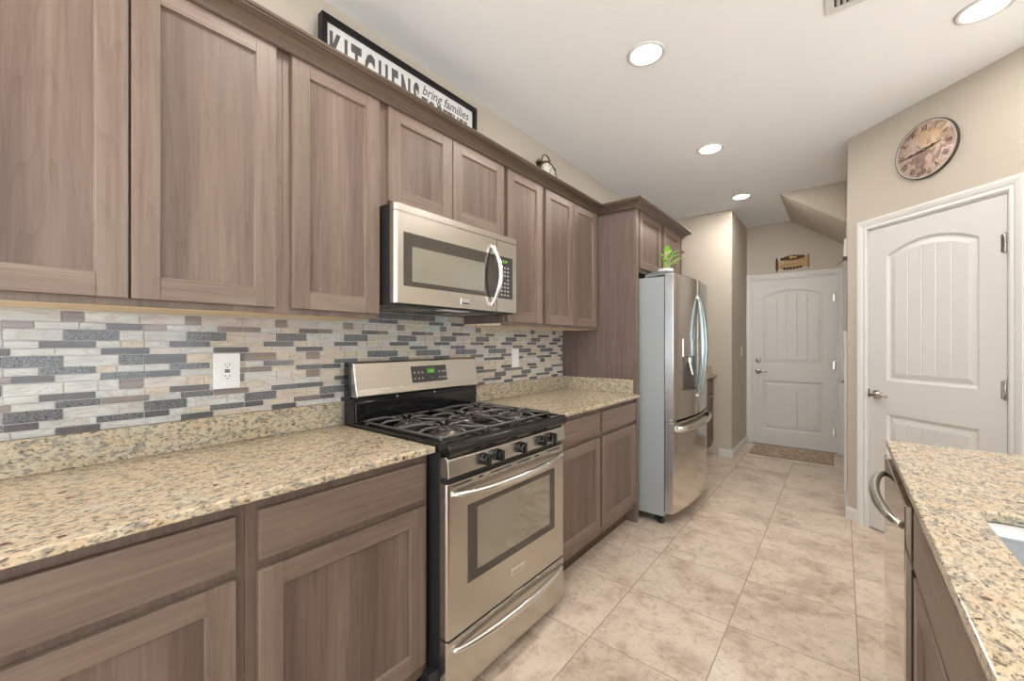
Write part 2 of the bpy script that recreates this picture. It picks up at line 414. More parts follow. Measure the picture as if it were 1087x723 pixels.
# block between nook and hall: a wall facing the camera, with a side towards the hall
struct(MB().box(-0.12, 0.79, 5.05, YF+0.1, 0, CEIL).build('wall_nook', WALLM, bevel=0.012, seg=4))
# far wall with door opening x .862-1.683
DX0, DX1, DTOP = 0.853, 1.681, 2.042
struct(MB().box(0.79, DX0-0.012, YF, YF+0.12, 0, CEIL).box(DX1+0.012, HX+0.1, YF, YF+0.12, 0, CEIL)
       .box(DX0-0.012, DX1+0.012, YF, YF+0.12, DTOP+0.012, CEIL).build('wall_back', WALLM))
# hall right wall with its own door opening y 4.35-5.10
struct(MB().box(HX, HX+0.11, YH+0.02, 4.35, 0, CEIL).box(HX, HX+0.11, 5.11, YF, 0, CEIL).box(HX, HX+0.11, 4.35, 5.11, 2.05, CEIL).build('wall_hall_right', WALLM))
# pantry wall at 45 degrees: local x runs along it, local -y faces the kitchen
PW = 1.33
pw = MB().box(0, 0.149, 0, 0.11, 0, CEIL).box(0.895, PW, 0, 0.11, 0, CEIL).box(0.149, 0.895, 0, 0.11, 2.042, CEIL).build('wall_pantry', WALLM)
pw.location = (HX, YH, 0); pw.rotation_euler = (0, 0, -PI/4); struct(pw)
ex, ey = HX+PW*math.cos(PI/4), YH-PW*math.sin(PI/4)
struct(MB().box(ex, XR+0.12, ey, ey+0.12, 0, CEIL).build('wall_dining', WALLM))
# right wall with window opening, wall behind with patio opening
struct(MB().box(XR, XR+0.12, YB, ey, 0, 0.25).box(XR, XR+0.12, YB, ey, 2.45, CEIL).box(XR, XR+0.12, 2.1, ey, 0.25, 2.45)
       .box(XR, XR+0.12, -1.9, -1.7, 0.25, 2.45).box(XR, XR+0.12, YB, -3.3, 0.25, 2.45).build('wall_right', WALLM))
struct(MB().box(-0.12, 0.6, YB-0.12, YB, 0, CEIL).box(4.6, XR+0.12, YB-0.12, YB, 0, CEIL).box(0.6, 4.6, YB-0.12, YB, 2.5, CEIL).build('wall_behind', WALLM))
def window_frame(name, x0, x1, y0, y1, z0, z1, axis):
    m = MB(); t = 0.05
    if axis == 'x':
        for a, b, c, d in ((y0, y0+t, z0, z1), (y1-t, y1, z0, z1), (y0, y1, z0, z0+t), (y0, y1, z1-t, z1), ((y0+y1)/2-.02, (y0+y1)/2+.02, z0, z1)):
            m.box(x0, x1, a, b, c, d)
    else:
        for a, b, c, d in ((x0, x0+t, z0, z1), (x1-t, x1, z0, z1), (x0, x1, z0, z0+t), (x0, x1, z1-t, z1), ((x0+x1)/2-.03, (x0+x1)/2+.03, z0, z1)):
            m.box(a, b, y0, y1, c, d)
    struct(m.build(name, TRIM))
window_frame('window_1', XR+0.005, XR+0.06, -1.7, 2.1, 0.25, 2.45, 'x')
window_frame('window_2', XR+0.005, XR+0.06, -3.3, -1.9, 0.25, 2.45, 'x')
window_frame('window_3', 0.6, 4.6, YB-0.06, YB-0.005, 0.0, 2.5, 'y')
# sloped stair soffit in the hall ceiling
sz = lambda x: CEIL - 0.722*(x-1.250)
struct(MB().prism([(1.250, CEIL), (HX, CEIL), (HX, sz(HX))], 'y', 4.81, YF, 0).build('trim_stair_soffit', WALLM, bevel=0.008, seg=3))

# baseboards
BP = lambda h=0.085, t=0.014: [(0, 0), (t, 0), (t, h*0.72), (t*0.62, h*0.80), (t*0.5, h*0.93), (t*0.2, h), (0, h)]
struct(MB().sweep([(0.66, 5.05), (0.79, 5.05), (0.79, YF-0.001)], BP()).build('baseboard_nook', TRIM))
struct(MB().sweep([(HX, 5.905), (HX, 5.18)], BP(), side=1).build('baseboard_hall_far', TRIM))
struct(MB().sweep([(HX, 4.28), (HX, YH), (HX+0.085*math.cos(PI/4), YH-0.085*math.sin(PI/4))], BP()).build('baseboard_hall', TRIM))
struct(MB().sweep([(ex-0.36*.7071, ey+0.36*.7071), (ex, ey), (XR, ey)], BP()).build('baseboard_dining', TRIM))

# ---------------------------------------------------------------- doors
def leaf_mesh(wd, ht, nx, nz, parent, thick=0.035):
    """two panel arch top plank door leaf; front at local y=0 looking to -y"""
    mx = 0.116
    x0, x1 = mx, wd-mx; xc = wd/2; hw = (x1-x0)/2
    def hgt(x, z):
        d = -1
        if 0.98 < z: d = min(x-x0, x1-x, z-1.015, 1.835+0.072*(1-((x-xc)/hw)**2)-z)
        else: d = min(x-x0, x1-x, z-0.195, 0.795-z)
        if d <= 0: return 0.0
        if d < 0.012: h = -0.011*(d/0.012)
        elif d < 0.022: h = -0.011
        elif d < 0.050: h = -0.011+0.008*((d-0.022)/0.028)
        else:
            h = -0.003; k = (x-x0-0.05)/((x1-x0-0.10)/5.0); f = abs(k-round(k))*((x1-x0-0.10)/5.0)
            if f < 0.0045 and 0 < round(k) < 5: h -= 0.0045*(1-f/0.0045)
        return h
    m = MB(); vs = []; fs = []
    for j in range(nz+1):
        z = 0.012+(ht-0.012)*j/nz
        for i in range(nx+1):
            x = wd*i/nx; vs.append((x, -hgt(x, z), z))
    for j in range(nz):
        for i in range(nx):
            a = j*(nx+1)+i; fs.append((a, a+1, a+nx+2, a+nx+1))
    m.add(vs, fs, 0, False)
    z0, z1 = 0.012, ht
    m.add([(0, 0, z0), (wd, 0, z0), (wd, thick, z0), (0, thick, z0), (0, 0, z1), (wd, 0, z1), (wd, thick, z1), (0, thick, z1)],
          [(0, 1, 2, 3), (7, 6, 5, 4), (1, 5, 6, 2), (2, 6, 7, 3), (4, 0, 3, 7)])
    return m.build('leaf', DOORW, parent, fixn=False)
CASP = [(0.0, 0.0), (0.0, -0.010), (0.008, -0.014), (0.022, -0.012), (0.030, -0.016), (0.048, -0.020), (0.060, -0.020), (0.066, -0.014), (0.066, 0.0)]
def casing(wd, ht, parent, gap=0.012):
    """mitred architrave round an opening; local coordinates"""
    m = MB(); k = 0
    def ring(x0, x1, zt):
        return [(x0, 0.0), (x0, zt), (x1, zt), (x1, 0.0)]
    vs = []
    for o_, y_ in CASP:
        for (x, z) in ring(-gap-o_+0.0, wd+gap+o_, ht+gap+o_): vs.append((x, y_-0.0005, z))
    n = len(CASP); fs = []
    for a in range(n-1):
        for b in range(3): fs.append((a*4+b, a*4+b+1, (a+1)*4+b+1, (a+1)*4+b))
    m.add(vs, fs)
    # jamb lining and stop
    m.box(-gap, 0.0-0.003, -0.0005, 0.11, 0, ht+gap).box(wd+0.003, wd+gap, -0.0005, 0.11, 0, ht+gap).box(-gap, wd+gap, -0.0005, 0.11, ht+0.003, ht+gap)
    m.box(-0.003, 0.012, 0.045, 0.06, 0, ht).box(wd-0.012, wd+0.003, 0.045, 0.06, 0, ht)
    return m.build('casing', TRIM, parent)
def hinge(x, z, parent):
    m = MB().lathe([(0.003, -0.054), (0.0052, -0.050), (0.0052, 0.050), (0.003, 0.054)], (x+0.002, -0.006, z), 'z', 10)
    m.box(x-0.018, x+0.004, -0.0022, 0.002, z-0.046, z+0.046)
    return m.build('hinge', NICKEL, parent)
def lever(x, z, parent, length=0.105, d=1):
    m = MB().lathe([(0.033, 0.0), (0.033, -0.006), (0.026, -0.013), (0.012, -0.016), (0.011, -0.045), (0.013, -0.052), (0.010, -0.058)], (x, 0, z), 'y', 22)
    pts = [(x-0.012*d, -0.050, z), (x+0.02*d, -0.052, z+0.003), (x+0.05*d, -0.052, z+0.006), (x+0.08*d, -0.050, z+0.002), (x+length*d, -0.046, z-0.004)]
    m.tube(pts, [0.009, 0.011, 0.0095, 0.0085, 0.008], 10, flat=1.0)
    return m.build('lever_handle', NICKEL, parent)
d1 = thing('door_1', kind='structure', loc=(DX0, YF, 0)); ORIG[d1.name] = Vector((0, 0, 0))
WD1 = DX1-DX0
leaf_mesh(WD1, 2.036, 200, 300, d1)
casing(WD1, 2.036, d1)
lever(0.065, 0.905, d1, 0.10)
MB().lathe([(0.031, 0), (0.031, -0.008), (0.024, -0.016), (0.012, -0.018)], (0.065, 0, 1.045), 'y', 20).box(0.058, 0.072, -0.028, -0.014, 1.042, 1.048).build('deadbolt', NICKEL, d1)
for z in (1.78, 1.005, 0.24): hinge(WD1-0.006, z, d1)
MB().box(-0.01, WD1+0.01, -0.03, 0.11, 0.0005, 0.012).build('threshold', NICKEL, d1)

d2 = thing('door_2', kind='structure', loc=(HX+0.161*.70711, YH-0.161*.70711, 0), rz=-PI/4)
WD2 = 0.722
leaf_mesh(WD2, 2.025, 220, 320, d2)
casing(WD2, 2.025, d2)
lever(0.055, 0.915, d2, 0.10)
MB().box(-0.006, 0.004, -0.004, 0.006, 0.89, 0.95).build('strike_plate', NICKEL, d2)
for z in (1.775, 1.02, 0.26): hinge(WD2-0.006, z, d2)

d3 = thing('door_3', kind='structure', loc=(HX, 5.09, 0), rz=-PI/2)
leaf_mesh(0.72, 2.03, 60, 80, d3)
casing(0.72, 2.03, d3)
lever(0.665, 0.94, d3, 0.10, -1)
for z in (1.78, 1.02, 0.25): hinge(0.006, z, d3)

# ================================================================ CABINETS
def shaker(parent, y0, y1, z0, z1, xf, st=0.058, t=0.019, name='door'):
    """recessed panel door facing +x, front at xf"""
    m = MB(); xb = xf-t; xp = xf-0.010
    m.box(xb, xf, y0, y0+st, z0, z1, 0).box(xb, xf, y1-st, y1, z0, z1, 0)
    m.box(xb, xf-0.0002, y0+st, y1-st, z0, z0+st, 1).box(xb, xf-0.0002, y0+st, y1-st, z1-st, z1, 1)
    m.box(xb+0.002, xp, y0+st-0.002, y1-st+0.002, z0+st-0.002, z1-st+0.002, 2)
    a, b, c, d, e = y0+st, y1-st, z0+st, z1-st, 0.004
    for P, mi in (((a, c, a, d), 0), ((b, d, b, c), 0)):
        s = 1 if P[0] == a else -1
        m.add([(xf-0.006, a if s > 0 else b, c), (xf-0.006, a if s > 0 else b, d), (xp+0.0002, (a+e) if s > 0 else (b-e), d-e), (xp+0.0002, (a+e) if s > 0 else (b-e), c+e)], [(0, 1, 2, 3)], mi)
    for s in (1, -1):
        zz, ze = (c, c+e) if s > 0 else (d, d-e)
        m.add([(xf-0.006, a, zz), (xf-0.006, b, zz), (xp+0.0002, b-e, ze), (xp+0.0002, a+e, ze)], [(0, 1, 2, 3)], 1)
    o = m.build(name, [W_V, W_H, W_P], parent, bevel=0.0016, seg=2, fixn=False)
    return o
def slab(parent, y0, y1, z0, z1, xf, t=0.019):
    return MB().box(xf-t, xf, y0, y1, z0, z1).build('drawer_front', W_H, parent, bevel=0.003, seg=2)
UZ0, UZ1, UF, UD = 1.358, 2.205, 0.306, 0.325
def wall_cab(label, y0, y1, doors, z0=UZ0, group=None):
    t = thing('wall_cabinet', label, 'cabinet', (0.003, (y0+y1)/2, z0))
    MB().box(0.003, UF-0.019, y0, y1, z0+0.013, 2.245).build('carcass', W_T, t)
    MB().box(0.003, UF-0.0195, y0+0.001, y1-0.001, z0, z0+0.0128).build('underside', MAPLE, t)
    MB().box(UF-0.019, UF, y0, y1, z0, 2.245).build('face_frame', W_V, t, bevel=0.0008, seg=1)
    for a, b, c in doors: shaker(t, a, b, c, 2.216, UD)
    return t
wall_cab('large wooden wall cabinet at left edge with two tall doors above the outlet', -0.165, 0.580, [(-0.140, 0.207, 1.376), (0.212, 0.556, 1.376)])
wall_cab('narrow single door wooden wall cabinet left of the microwave', 0.5805, 0.9395, [(0.604, 0.932, 1.376)])
wall_cab('short two door wooden wall cabinet directly above the microwave', 0.940, 1.7045, [(0.972, 1.316, 1.828), (1.321, 1.688, 1.828)], z0=1.803)
wall_cab('narrow single door wooden wall cabinet right of the microwave', 1.705, 2.069, [(1.722, 2.048, 1.376)])
wall_cab('wooden wall cabinet with two narrow doors beside the tall refrigerator panel', 2.0695, 2.799, [(2.088, 2.420, 1.376), (2.426, 2.764, 1.376)])
wall_cab('wooden wall cabinet beyond the refrigerator, only its crown corner showing', 3.874, 4.64, [(3.895, 4.25, 1.376), (4.256, 4.61, 1.376)])

# refrigerator surround: tall panel and the bridge cabinet
TY = 2.80
t = thing('refrigerator_cabinet', 'tall wooden refrigerator surround with plain side panel and two doors on top', 'cabinet', (0.3, 3.33, 0))
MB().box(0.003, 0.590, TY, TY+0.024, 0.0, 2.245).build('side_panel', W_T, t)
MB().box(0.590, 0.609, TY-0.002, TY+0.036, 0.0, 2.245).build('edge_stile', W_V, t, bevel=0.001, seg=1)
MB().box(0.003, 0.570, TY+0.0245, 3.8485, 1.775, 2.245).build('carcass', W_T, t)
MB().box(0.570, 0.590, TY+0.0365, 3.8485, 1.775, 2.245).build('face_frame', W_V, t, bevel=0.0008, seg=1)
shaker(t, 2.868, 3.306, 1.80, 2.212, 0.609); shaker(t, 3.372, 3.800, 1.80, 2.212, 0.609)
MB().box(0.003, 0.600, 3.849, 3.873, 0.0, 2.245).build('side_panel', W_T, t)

# crown moulding
CP = [(0.0, 2.206), (0.006, 2.206), (0.010, 2.210), (0.011, 2.216), (0.020, 2.226), (0.034, 2.237), (0.050, 2.244), (0.058, 2.246), (0.059, 2.250), (0.064, 2.252), (0.066, 2.258), (0.064, 2.262), (0.0, 2.262)]
cr = thing('crown_moulding', 'dark wooden crown moulding running along the top of the cabinets', 'moulding', (0.31, 1.3, 2.193))
MB().sweep([(UF+0.0195, -0.165), (UF+0.0195, TY-0.0195), (0.6095, TY-0.0195), (0.6095, 3.8745), (0.003, 3.8745)], CP).build('moulding_run', W_C, cr)
cr = thing('crown_moulding', 'short piece of dark crown moulding on the far cabinet past the refrigerator', 'moulding', (0.31, 4.2, 2.193))
MB().sweep([(UF+0.0195, 3.955), (UF+0.0195, 4.6405), (0.003, 4.6405)], CP).build('moulding_run', W_C, cr)

# base cabinets
BF, BD = 0.590, 0.610
CT, CB = 0.906, 0.8845
def base_cab(label, y0, y1, fronts, carc=True):
    t = thing('base_cabinet', label, 'cabinet', (0.3, (y0+y1)/2, 0))
    MB().box(0.003, BF-0.02, y0, y1, 0.105, CB-0.0005).build('carcass', W_T, t)
    MB().box(BF-0.02, BF, y0, y1, 0.105, CB-0.0005).build('face_frame', W_V, t, bevel=0.0008, seg=1)
    MB().box(0.01, 0.530, y0+0.001, y1-0.001, 0.0, 0.1045).build('toe_board', TOE, t)
    for a, b in fronts:
        slab(t, a, b, 0.724, 0.850, BD); shaker(t, a, b, 0.156, 0.700, BD, st=0.057)
    return t
base_cab('wooden base cabinet at the near left corner with wide drawer over a door', -0.55, 0.3775, [(-0.18, 0.354)])
base_cab('wooden base cabinet left of the stove with drawer over one wide door', 0.378, 0.945, [(0.403, 0.922)])
base_cab('wooden base cabinet between stove and refrigerator panel with two drawers and two doors', 1.708, 2.7995, [(1.735, 2.243), (2.274, 2.785)])
base_cab('wooden base cabinet past the refrigerator, a thin sliver in view', 3.874, 5.048, [(3.90, 4.44), (4.46, 5.02)])

def counter(label, y0, y1, side=None, x1=0.640, splash_y1=None):
    t = thing('countertop', label, 'countertop', (0.32, (y0+y1)/2, CB))
    MB().box(0.003, x1, y0, y1, CB, CT).build('slab', GRAN, t, bevel=0.004, seg=3)
    MB().box(0.003, 0.023, y0, splash_y1 or y1, CT+0.0002, 1.004).build('upstand', GRAN_S, t, bevel=0.002)
    if side: MB().box(0.0235, 0.588, y1-0.021, y1-0.001, CT+0.0002, 1.004).build('side_upstand', GRAN_S, t, bevel=0.002)
    return t
counter('speckled granite countertop with low upstand left of the stove', -0.60, 0.943, splash_y1=0.943)
counter('speckled granite countertop with upstand right of the stove', 1.709, TY-0.003, side=True)
counter('granite countertop past the refrigerator, only its side upstand in view', 3.874, 5.049, side=True)

# ---------------------------------------------------------------- mosaic backsplash
sT, cT = math.sin(math.radians(THETA)), math.cos(math.radians(THETA))
def ywall(u):
    a = (u-543.5)/FPX; return (cT+sT*a)*(-CAMX)/(-sT+cT*a)
t = thing('tile_backsplash', 'mosaic backsplash of pale marble, grey glass and speckled stone strips', 'backsplash', (0, 1.1, 1.005))
MB().box(0.0005, 0.004, -0.60, TY-0.003, 1.0045, UZ0-0.0003).box(0.0005, 0.004, 0.9445, 1.7035, UZ0-0.0003, UZ0+0.03).box(0.0005, 0.004, 0.9445, 1.7035, 0.90, 1.0045).box(0.0005, 0.004, 0.9445, 1.7035, UZ0+0.03, 1.4105).build('grout', GROUT, t)
per = ywall(152)-ywall(2)
rows = [('k', [(-4, 'L'), (65, 'T'), (89, 'L' )], ), ('n', [(0, 'T'), (36, 'L'), (112.5, 'S')]),
  ('k', [(2, 'L'), (67, 'G'), (126, 'L')]), ('n', [(3, 'L'), (41.3, 'S'), (101.5, 'L')]), ('n', [(11, 'L'), (58, 'L'), (106.7, 'S')]),
  ('k', [(2, 'G'), (67, 'L'), (126, 'G')]), ('n', [(3, 'L'), (41.3, 'G'), (101.5, 'L')]), ('n', [(11, 'S'), (58, 'L'), (106.7, 'G')]),
  ('k', [(2, 'L'), (67, 'L'), (126, 'T')]), ('n', [(3, 'L'), (41.3, 'S'), (101.5, 'L')]), ('n', [(11, 'L'), (58, 'G'), (106.7, 'T')]),
  ('k', [(2, 'G'), (67, 'L'), (126, 'L')]), ('n', [(3, 'S'), (41.3, 'L'), (101.5, 'G')]), ('n', [(11, 'L'), (58, 'S'), (106.7, 'L')])]
TH = {'k': 0.0325, 'n': 0.0210}; tm = MB(); z = 1.355; mats = [T_L, T_W, T_P, T_G, T_S, T_T]; rnd = random.Random(3)
for kind, cells in rows:
    h = TH[kind]; z1 = z-0.0011; z0 = z-h+0.0011; z -= h
    ys = [ywall(u) for u, _ in cells]; ys.append(ys[0]+per)
    for k in range(-3, 10):
        for i, (u, c) in enumerate(cells):
            segs = [(ys[i]+k*per, ys[i+1]+k*per, c)]
            if c == 'L' and segs[0][1]-segs[0][0] > 0.10 and rnd.random() < 0.30:
                q = segs[0][0]+(segs[0][1]-segs[0][0])*rnd.choice((0.42, 0.5, 0.6)); segs = [(segs[0][0], q, c), (q, segs[0][1], c)]
            for a, b, cc in segs:
                a = max(a, -0.60); b = min(b, TY-0.003)
                if b-a < 0.006: continue
                a += 0.0012; b -= 0.0012
                if k != 0 and cc in 'GST' and rnd.random() < 0.35: cc = rnd.choice('GSTL')
                ym = (a+b)/2; warm = min(1.0, max(0.0, (ym-0.18)/0.5))
                if cc == 'L': mi = 0 if rnd.random() > warm*0.85 else (1 if rnd.random() < 0.75 else 2)
                else: mi = {'G': 3, 'S': 4, 'T': 5}[cc]
                tm.box(0.003, 0.008 if mi < 4 else 0.0075, a, b, z0, z1, mi)
zz = 1.3555
for h in (0.021, 0.0325):          # two more rows behind the microwave
    y = 0.945
    while y < 1.70:
        L = rnd.choice((0.06, 0.10, 0.14)); b = min(y+L, 1.7035); mi = rnd.choice((0, 1, 1, 3, 4, 5))
        tm.box(0.003, 0.008, y+0.0012, b-0.0012, zz+0.0011, zz+h-0.0011, mi); y = b
        if 1.7035-y < 0.01: break
    zz += h
tm.build('tiles', mats, t, bevel=0.0006, seg=1)

def plate(name, label, cat, loc, rz, wd, ht, kind, group=None):
    """wall plate in local coordinates: x across, z up, faces -y"""
    t = thing(name, label, cat, loc, rz, group)
    MB().box(-wd/2, wd/2, -0.0055, -0.0003, -ht/2, ht/2).build('cover_plate', PLAST, t, bevel=0.002, seg=3)
    if kind == 'gfci':
        MB().box(-0.017, 0.017, -0.0085, -0.0056, -0.034, 0.034).build('receptacle', PLAST, t, bevel=0.001)
        for s in (1, -1):
            zc = 0.020*s
            MB().box(-0.0075, -0.0055, -0.0090, -0.0086, zc-0.001, zc+0.006).build('slot', DKSLOT, t)
            MB().box(0.0055, 0.0075, -0.0090, -0.0086, zc-0.001, zc+0.006).build('slot', DKSLOT, t)
            MB().lathe([(0.0022, -0.0086), (0.0022, -0.0090)], (0, 0, zc-0.006), 'y', 10).build('ground_hole', DKSLOT, t)
            MB().box(-0.0075, 0.0075, -0.0096, -0.0086, min(0.0008*s, 0.0055*s), max(0.0008*s, 0.0055*s)).build('test_button', DKSLOT, t)
    else:
        MB().box(-0.017, 0.017, -0.0075, -0.0056, -0.033, 0.033).prism([(-0.0105, -0.026), (-0.0060, -0.026), (-0.0060, 0.026), (-0.0080, 0.026)], 'x', -0.014, 0.014).build('rocker', PLAST, t, bevel=0.0006, seg=1)
    for s in (1, -1): MB().lathe([(0.003, -0.0056), (0.0025, -0.0068)], (0, 0, s*(ht/2-0.010)), 'y', 10).build('screw', PLAST, t)
    return t
# facing +x on the left wall: local -y -> +x means rz = +90deg
plate('wall_outlet', 'white double socket with test buttons on the mosaic above the left countertop', 'outlet', (0.0085, 0.5135, 1.1625), PI/2, 0.083, 0.125, 'gfci')
plate('light_switch', 'white rocker switch on the mosaic between stove and tall panel', 'switch', (0.0085, 2.184, 1.16), PI/2, 0.075, 0.125, 'sw')
plate('light_switch', 'small white switch on the hall side wall near the far door', 'switch', (0.790, 5.602, 1.161), PI/2, 0.07, 0.115, 'sw')

# ================================================================ MICROWAVE
MW0, MW1 = 0.944, 1.7025
t = thing('microwave', 'stainless over-the-range microwave with curved handle and dark glass door', 'microwave', (0.2, (MW0+MW1)/2, 1.415))
MB().box(0.014, 0.372, MW0, MW1, 1.412, 1.8025).build('housing', BLKM, t, bevel=0.002)
# front with rounded left edge
def frontprof(x0, x1, y0, y1, r=0.016, n=6):
    pts = [(x0, y0)]
    for i in range(n+1):
        a = PI + (PI/2)*(-i/n) ; pts.append((x1-r+r*math.cos(PI/2*(1-i/n)) if False else x1-r+r*math.sin(PI/2*i/n), y0+r-r*math.cos(PI/2*i/n)))
    for i in range(n+1):
        pts.append((x1-r*0.4+r*0.4*math.cos(PI/2*i/n), y1-r*0.4+r*0.4*math.sin(PI/2*i/n)))
    pts.append((x0, y1)); return pts
MF = 0.402
MB().prism(frontprof(0.3725, MF, MW0+0.001, MW1), 'z', 1.7745, 1.802).build('top_grille', ST_H, t)
MB().prism(frontprof(0.3725, MF, MW0+0.001, 1.5425), 'z', 1.418, 1.7715).build('door', ST_H, t)
MB().prism([(0.3725, 1.5435), (MF, 1.5435), (MF, MW1-0.006), (MF-0.006, MW1), (0.3725, MW1)], 'z', 1.418, 1.7715).build('control_side', ST_H, t)
MB().box(MF-0.0005, MF+0.0015, 0.986, 1.5425, 1.486, 1.696).build('door_glass', GLASSD, t, bevel=0.0005, seg=1)
MB().box(MF+0.0016, MF+0.0022, 1.026, 1.447, 1.506, 1.644).build('viewing_screen', GLASSM, t)
cp = MB().box(MF-0.0005, MF+0.0015, 1.5438, 1.664, 1.486, 1.696).build('control_panel', PANELG, t, bevel=0.0005, seg=1)
m = MB()
for i in range(8):
    for j in range(3):
        if i == 3 and j == 1: continue
        yy = 1.577+0.024*j; zz = 1.640-0.0195*i
        MB().box(MF+0.0016, MF+0.0022, yy-0.0062, yy+0.0062, zz-0.0040, zz+0.0040).build('button', BUTTON, cp)
MB().box(MF+0.0016, MF+0.0021, 1.575, 1.640, 1.660, 1.684).build('display', PANELG, cp)
def yz_text(txt, size, x, y, z, **k):   # text reading along +y, facing +x
    M = Matrix(((0, 0, 1, x), (1, 0, 0, y), (0, 1, 0, z), (0, 0, 0, 1)))
    return text_mesh(txt, size, M, **k)
vs, fs = yz_text('2:14', 0.020, MF+0.0024, 1.583, 1.665, extrude=0.0002)
MB().add(vs, fs).build('display_digits', GREEN, cp)
# badge
bd = MB().box(MF-0.0005, MF+0.003, 1.293, 1.348, 1.434, 1.463).build('badge', ST_B, t, bevel=0.0015)
MB().box(MF+0.0031, MF+0.0036, 1.298, 1.343, 1.438, 1.444).build('badge_bar', PANELG, bd)
# handle
hp = []
for i in range(25):
    s = i/24; b_ = math.sin(PI*s)
    hp.append((MF+0.006+0.046*b_, 1.500+0.010*b_, 1.445+0.292*s))
m = MB().tube(hp, [0.010+0.003*math.sin(PI*i/24) for i in range(25)], 14, flat=1.0, up=(0, 1, 0))
m.build('handle', ST_B, t)
for z in (1.440, 1.720): MB().box(MF+0.0005, MF+0.012, 1.488, 1.512, z, z+0.022).build('handle_mount', ST_B, t, bevel=0.003)
# underside: vents and lamp lens
for k in range(2):
    y0 = MW0+0.09+k*0.36
    gf = MB().box(0.08, 0.26, y0, y0+0.21, 1.4102, 1.4119)
    for i in range(10): gf.box(0.08, 0.26, y0+i*0.022, y0+i*0.022+0.010, 1.409, 1.4102)
    gf.build('grease_filter', ST_H, t)
MB().box(0.29, 0.35, MW0+0.30, MW0+0.46, 1.409, 1.4119).build('lamp_cover', PLAST, t)

# ================================================================ RANGE
R0, R1 = 0.951, 1.7045
RC = (R0+R1)/2
t = thing('gas_range', 'stainless gas range with black cooktop, five knobs and oven window', 'stove', (0.35, RC, 0))
MB().box(0.03, 0.650, R0, R1, 0.035, 0.895).build('body', BLKM, t, bevel=0.002)
for yy in (R0+0.04, R1-0.04):
    for xx in (0.08, 0.60): MB().lathe([(0.02, 0.0), (0.02, 0.012), (0.010, 0.014), (0.010, 0.036)], (xx, yy, 0), 'z', 14).build('levelling_foot', BLKM, t)
MB().box(0.613, 0.649, R0-0.045, R0-0.0005, 0.105, 0.145).build('side_bracket', BLKM, t, bevel=0.003)
# cooktop: raised rim and sunken tray
CZ = 0.918
ck = MB()
ck.prism([(0.105, 0.885), (0.655, 0.885), (0.692, 0.872), (0.704, 0.884), (0.705, 0.900), (0.698, 0.913), (0.685, CZ), (0.650, CZ-0.003), (0.636, CZ-0.014), (0.105, CZ-0.014)], 'y', R0-0.003, R1+0.003)
ck.box(0.105, 0.655, R0-0.003, R0+0.022, CZ-0.015, CZ).box(0.105, 0.655, R1-0.022, R1+0.003, CZ-0.015, CZ)
cooktop = ck.build('cooktop', BLACK, t, bevel=0.004, seg=3)
ALU = plain('burner_aluminium', (0.16, 0.13, 0.115), 0.35, 0.8)
burn = [(0.50, 1.115, 0.044), (0.255, 1.115, 0.038), (0.38, RC, 0.036), (0.50, 1.545, 0.042), (0.255, 1.545, 0.036)]
for bx_, by_, br_ in burn:
    bn = MB().lathe([(br_*1.45, CZ-0.0138), (br_*1.45, CZ-0.011), (br_*1.1, CZ-0.008), (br_*1.05, CZ+0.001), (br_*0.8, CZ+0.002)], (bx_, by_, 0), 'z', 28).build('burner', ALU, t)
    MB().lathe([(br_*0.92, CZ+0.0022), (br_*0.98, CZ+0.005), (br_*0.90, CZ+0.010), (br_*0.3, CZ+0.0115)], (bx_, by_, 0), 'z', 28).build('burner_cap', IRON, bn)
GZ = CZ+0.018
def grate(y0, y1, centers):
    m = MB(); r = 0.0055
    xa, xb = 0.140, 0.628; rr = 0.022; pts = []
    for (cx, cy, a0) in ((xb-rr, y1-rr, 0), (xa+rr, y1-rr, PI/2), (xa+rr, y0+rr, PI), (xb-rr, y0+rr, 3*PI/2)):
        pts += arc((cx, cy, GZ-0.010), rr, a0, a0+PI/2, 5)
    m.tube(pts, r, 8, closed=True)
    ym = (y0+y1)/2
    for (cx, cy) in centers:
        hx = min(cx-xa, xb-cx); hy = (y1-y0)/2
        for k in range(4):
            a = k*PI/2
            tx, ty = (math.cos(a), math.sin(a))
            if abs(tx) > .5:
                ox, oy = (xb if tx > 0 else xa), cy
                if len(centers) > 1 and ((tx > 0 and cx < 0.38) or (tx < 0 and cx > 0.38)): ox = 0.38
            else: ox, oy = cx, (y1 if ty > 0 else y0)
            m.tube([(ox, oy, GZ-0.010), (ox+(cx-ox)*0.25, oy+(cy-oy)*0.25, GZ), (ox+(cx-ox)*0.72, oy+(cy-oy)*0.72, GZ), (ox+(cx-ox)*0.80, oy+(cy-oy)*0.80, GZ-0.006)], [r, r, r*0.9, r*0.7], 8)
            # curved diagonal fingers, bowed like horns
            b0 = a+PI/4; dx, dy = math.cos(b0), math.sin(b0)
            ax = cx+math.copysign(min(hx, 0.115), dx); ay = (y1 if dy > 0 else y0)
            pp = []
            for q in range(7):
                s_ = q/6
                px = (1-s_)**2*ax+2*s_*(1-s_)*(ax-(ax-cx)*0.05)+s_**2*(cx+dx*0.042)
                py = (1-s_)**2*ay+2*s_*(1-s_)*(cy+(ay-cy)*0.25)+s_**2*(cy+dy*0.042)
                pp.append((px, py, GZ-0.010+0.012*math.sin(PI*min(s_*1.2, 1)*0.5)))
            m.tube(pp, r*0.92, 8)
    if len(centers) > 1: m.tube([(0.38, y0, GZ-0.010), (0.38, ym, GZ-0.004), (0.38, y1, GZ-0.010)], r, 8)
    for xx in (xa+0.01, xb-0.01):
        for yy in (y0+0.008, y1-0.008): m.lathe([(0.007, CZ-0.0135), (0.006, GZ-0.008)], (xx, yy, 0), 'z', 8)
    return m.build('grate', IRON, t)
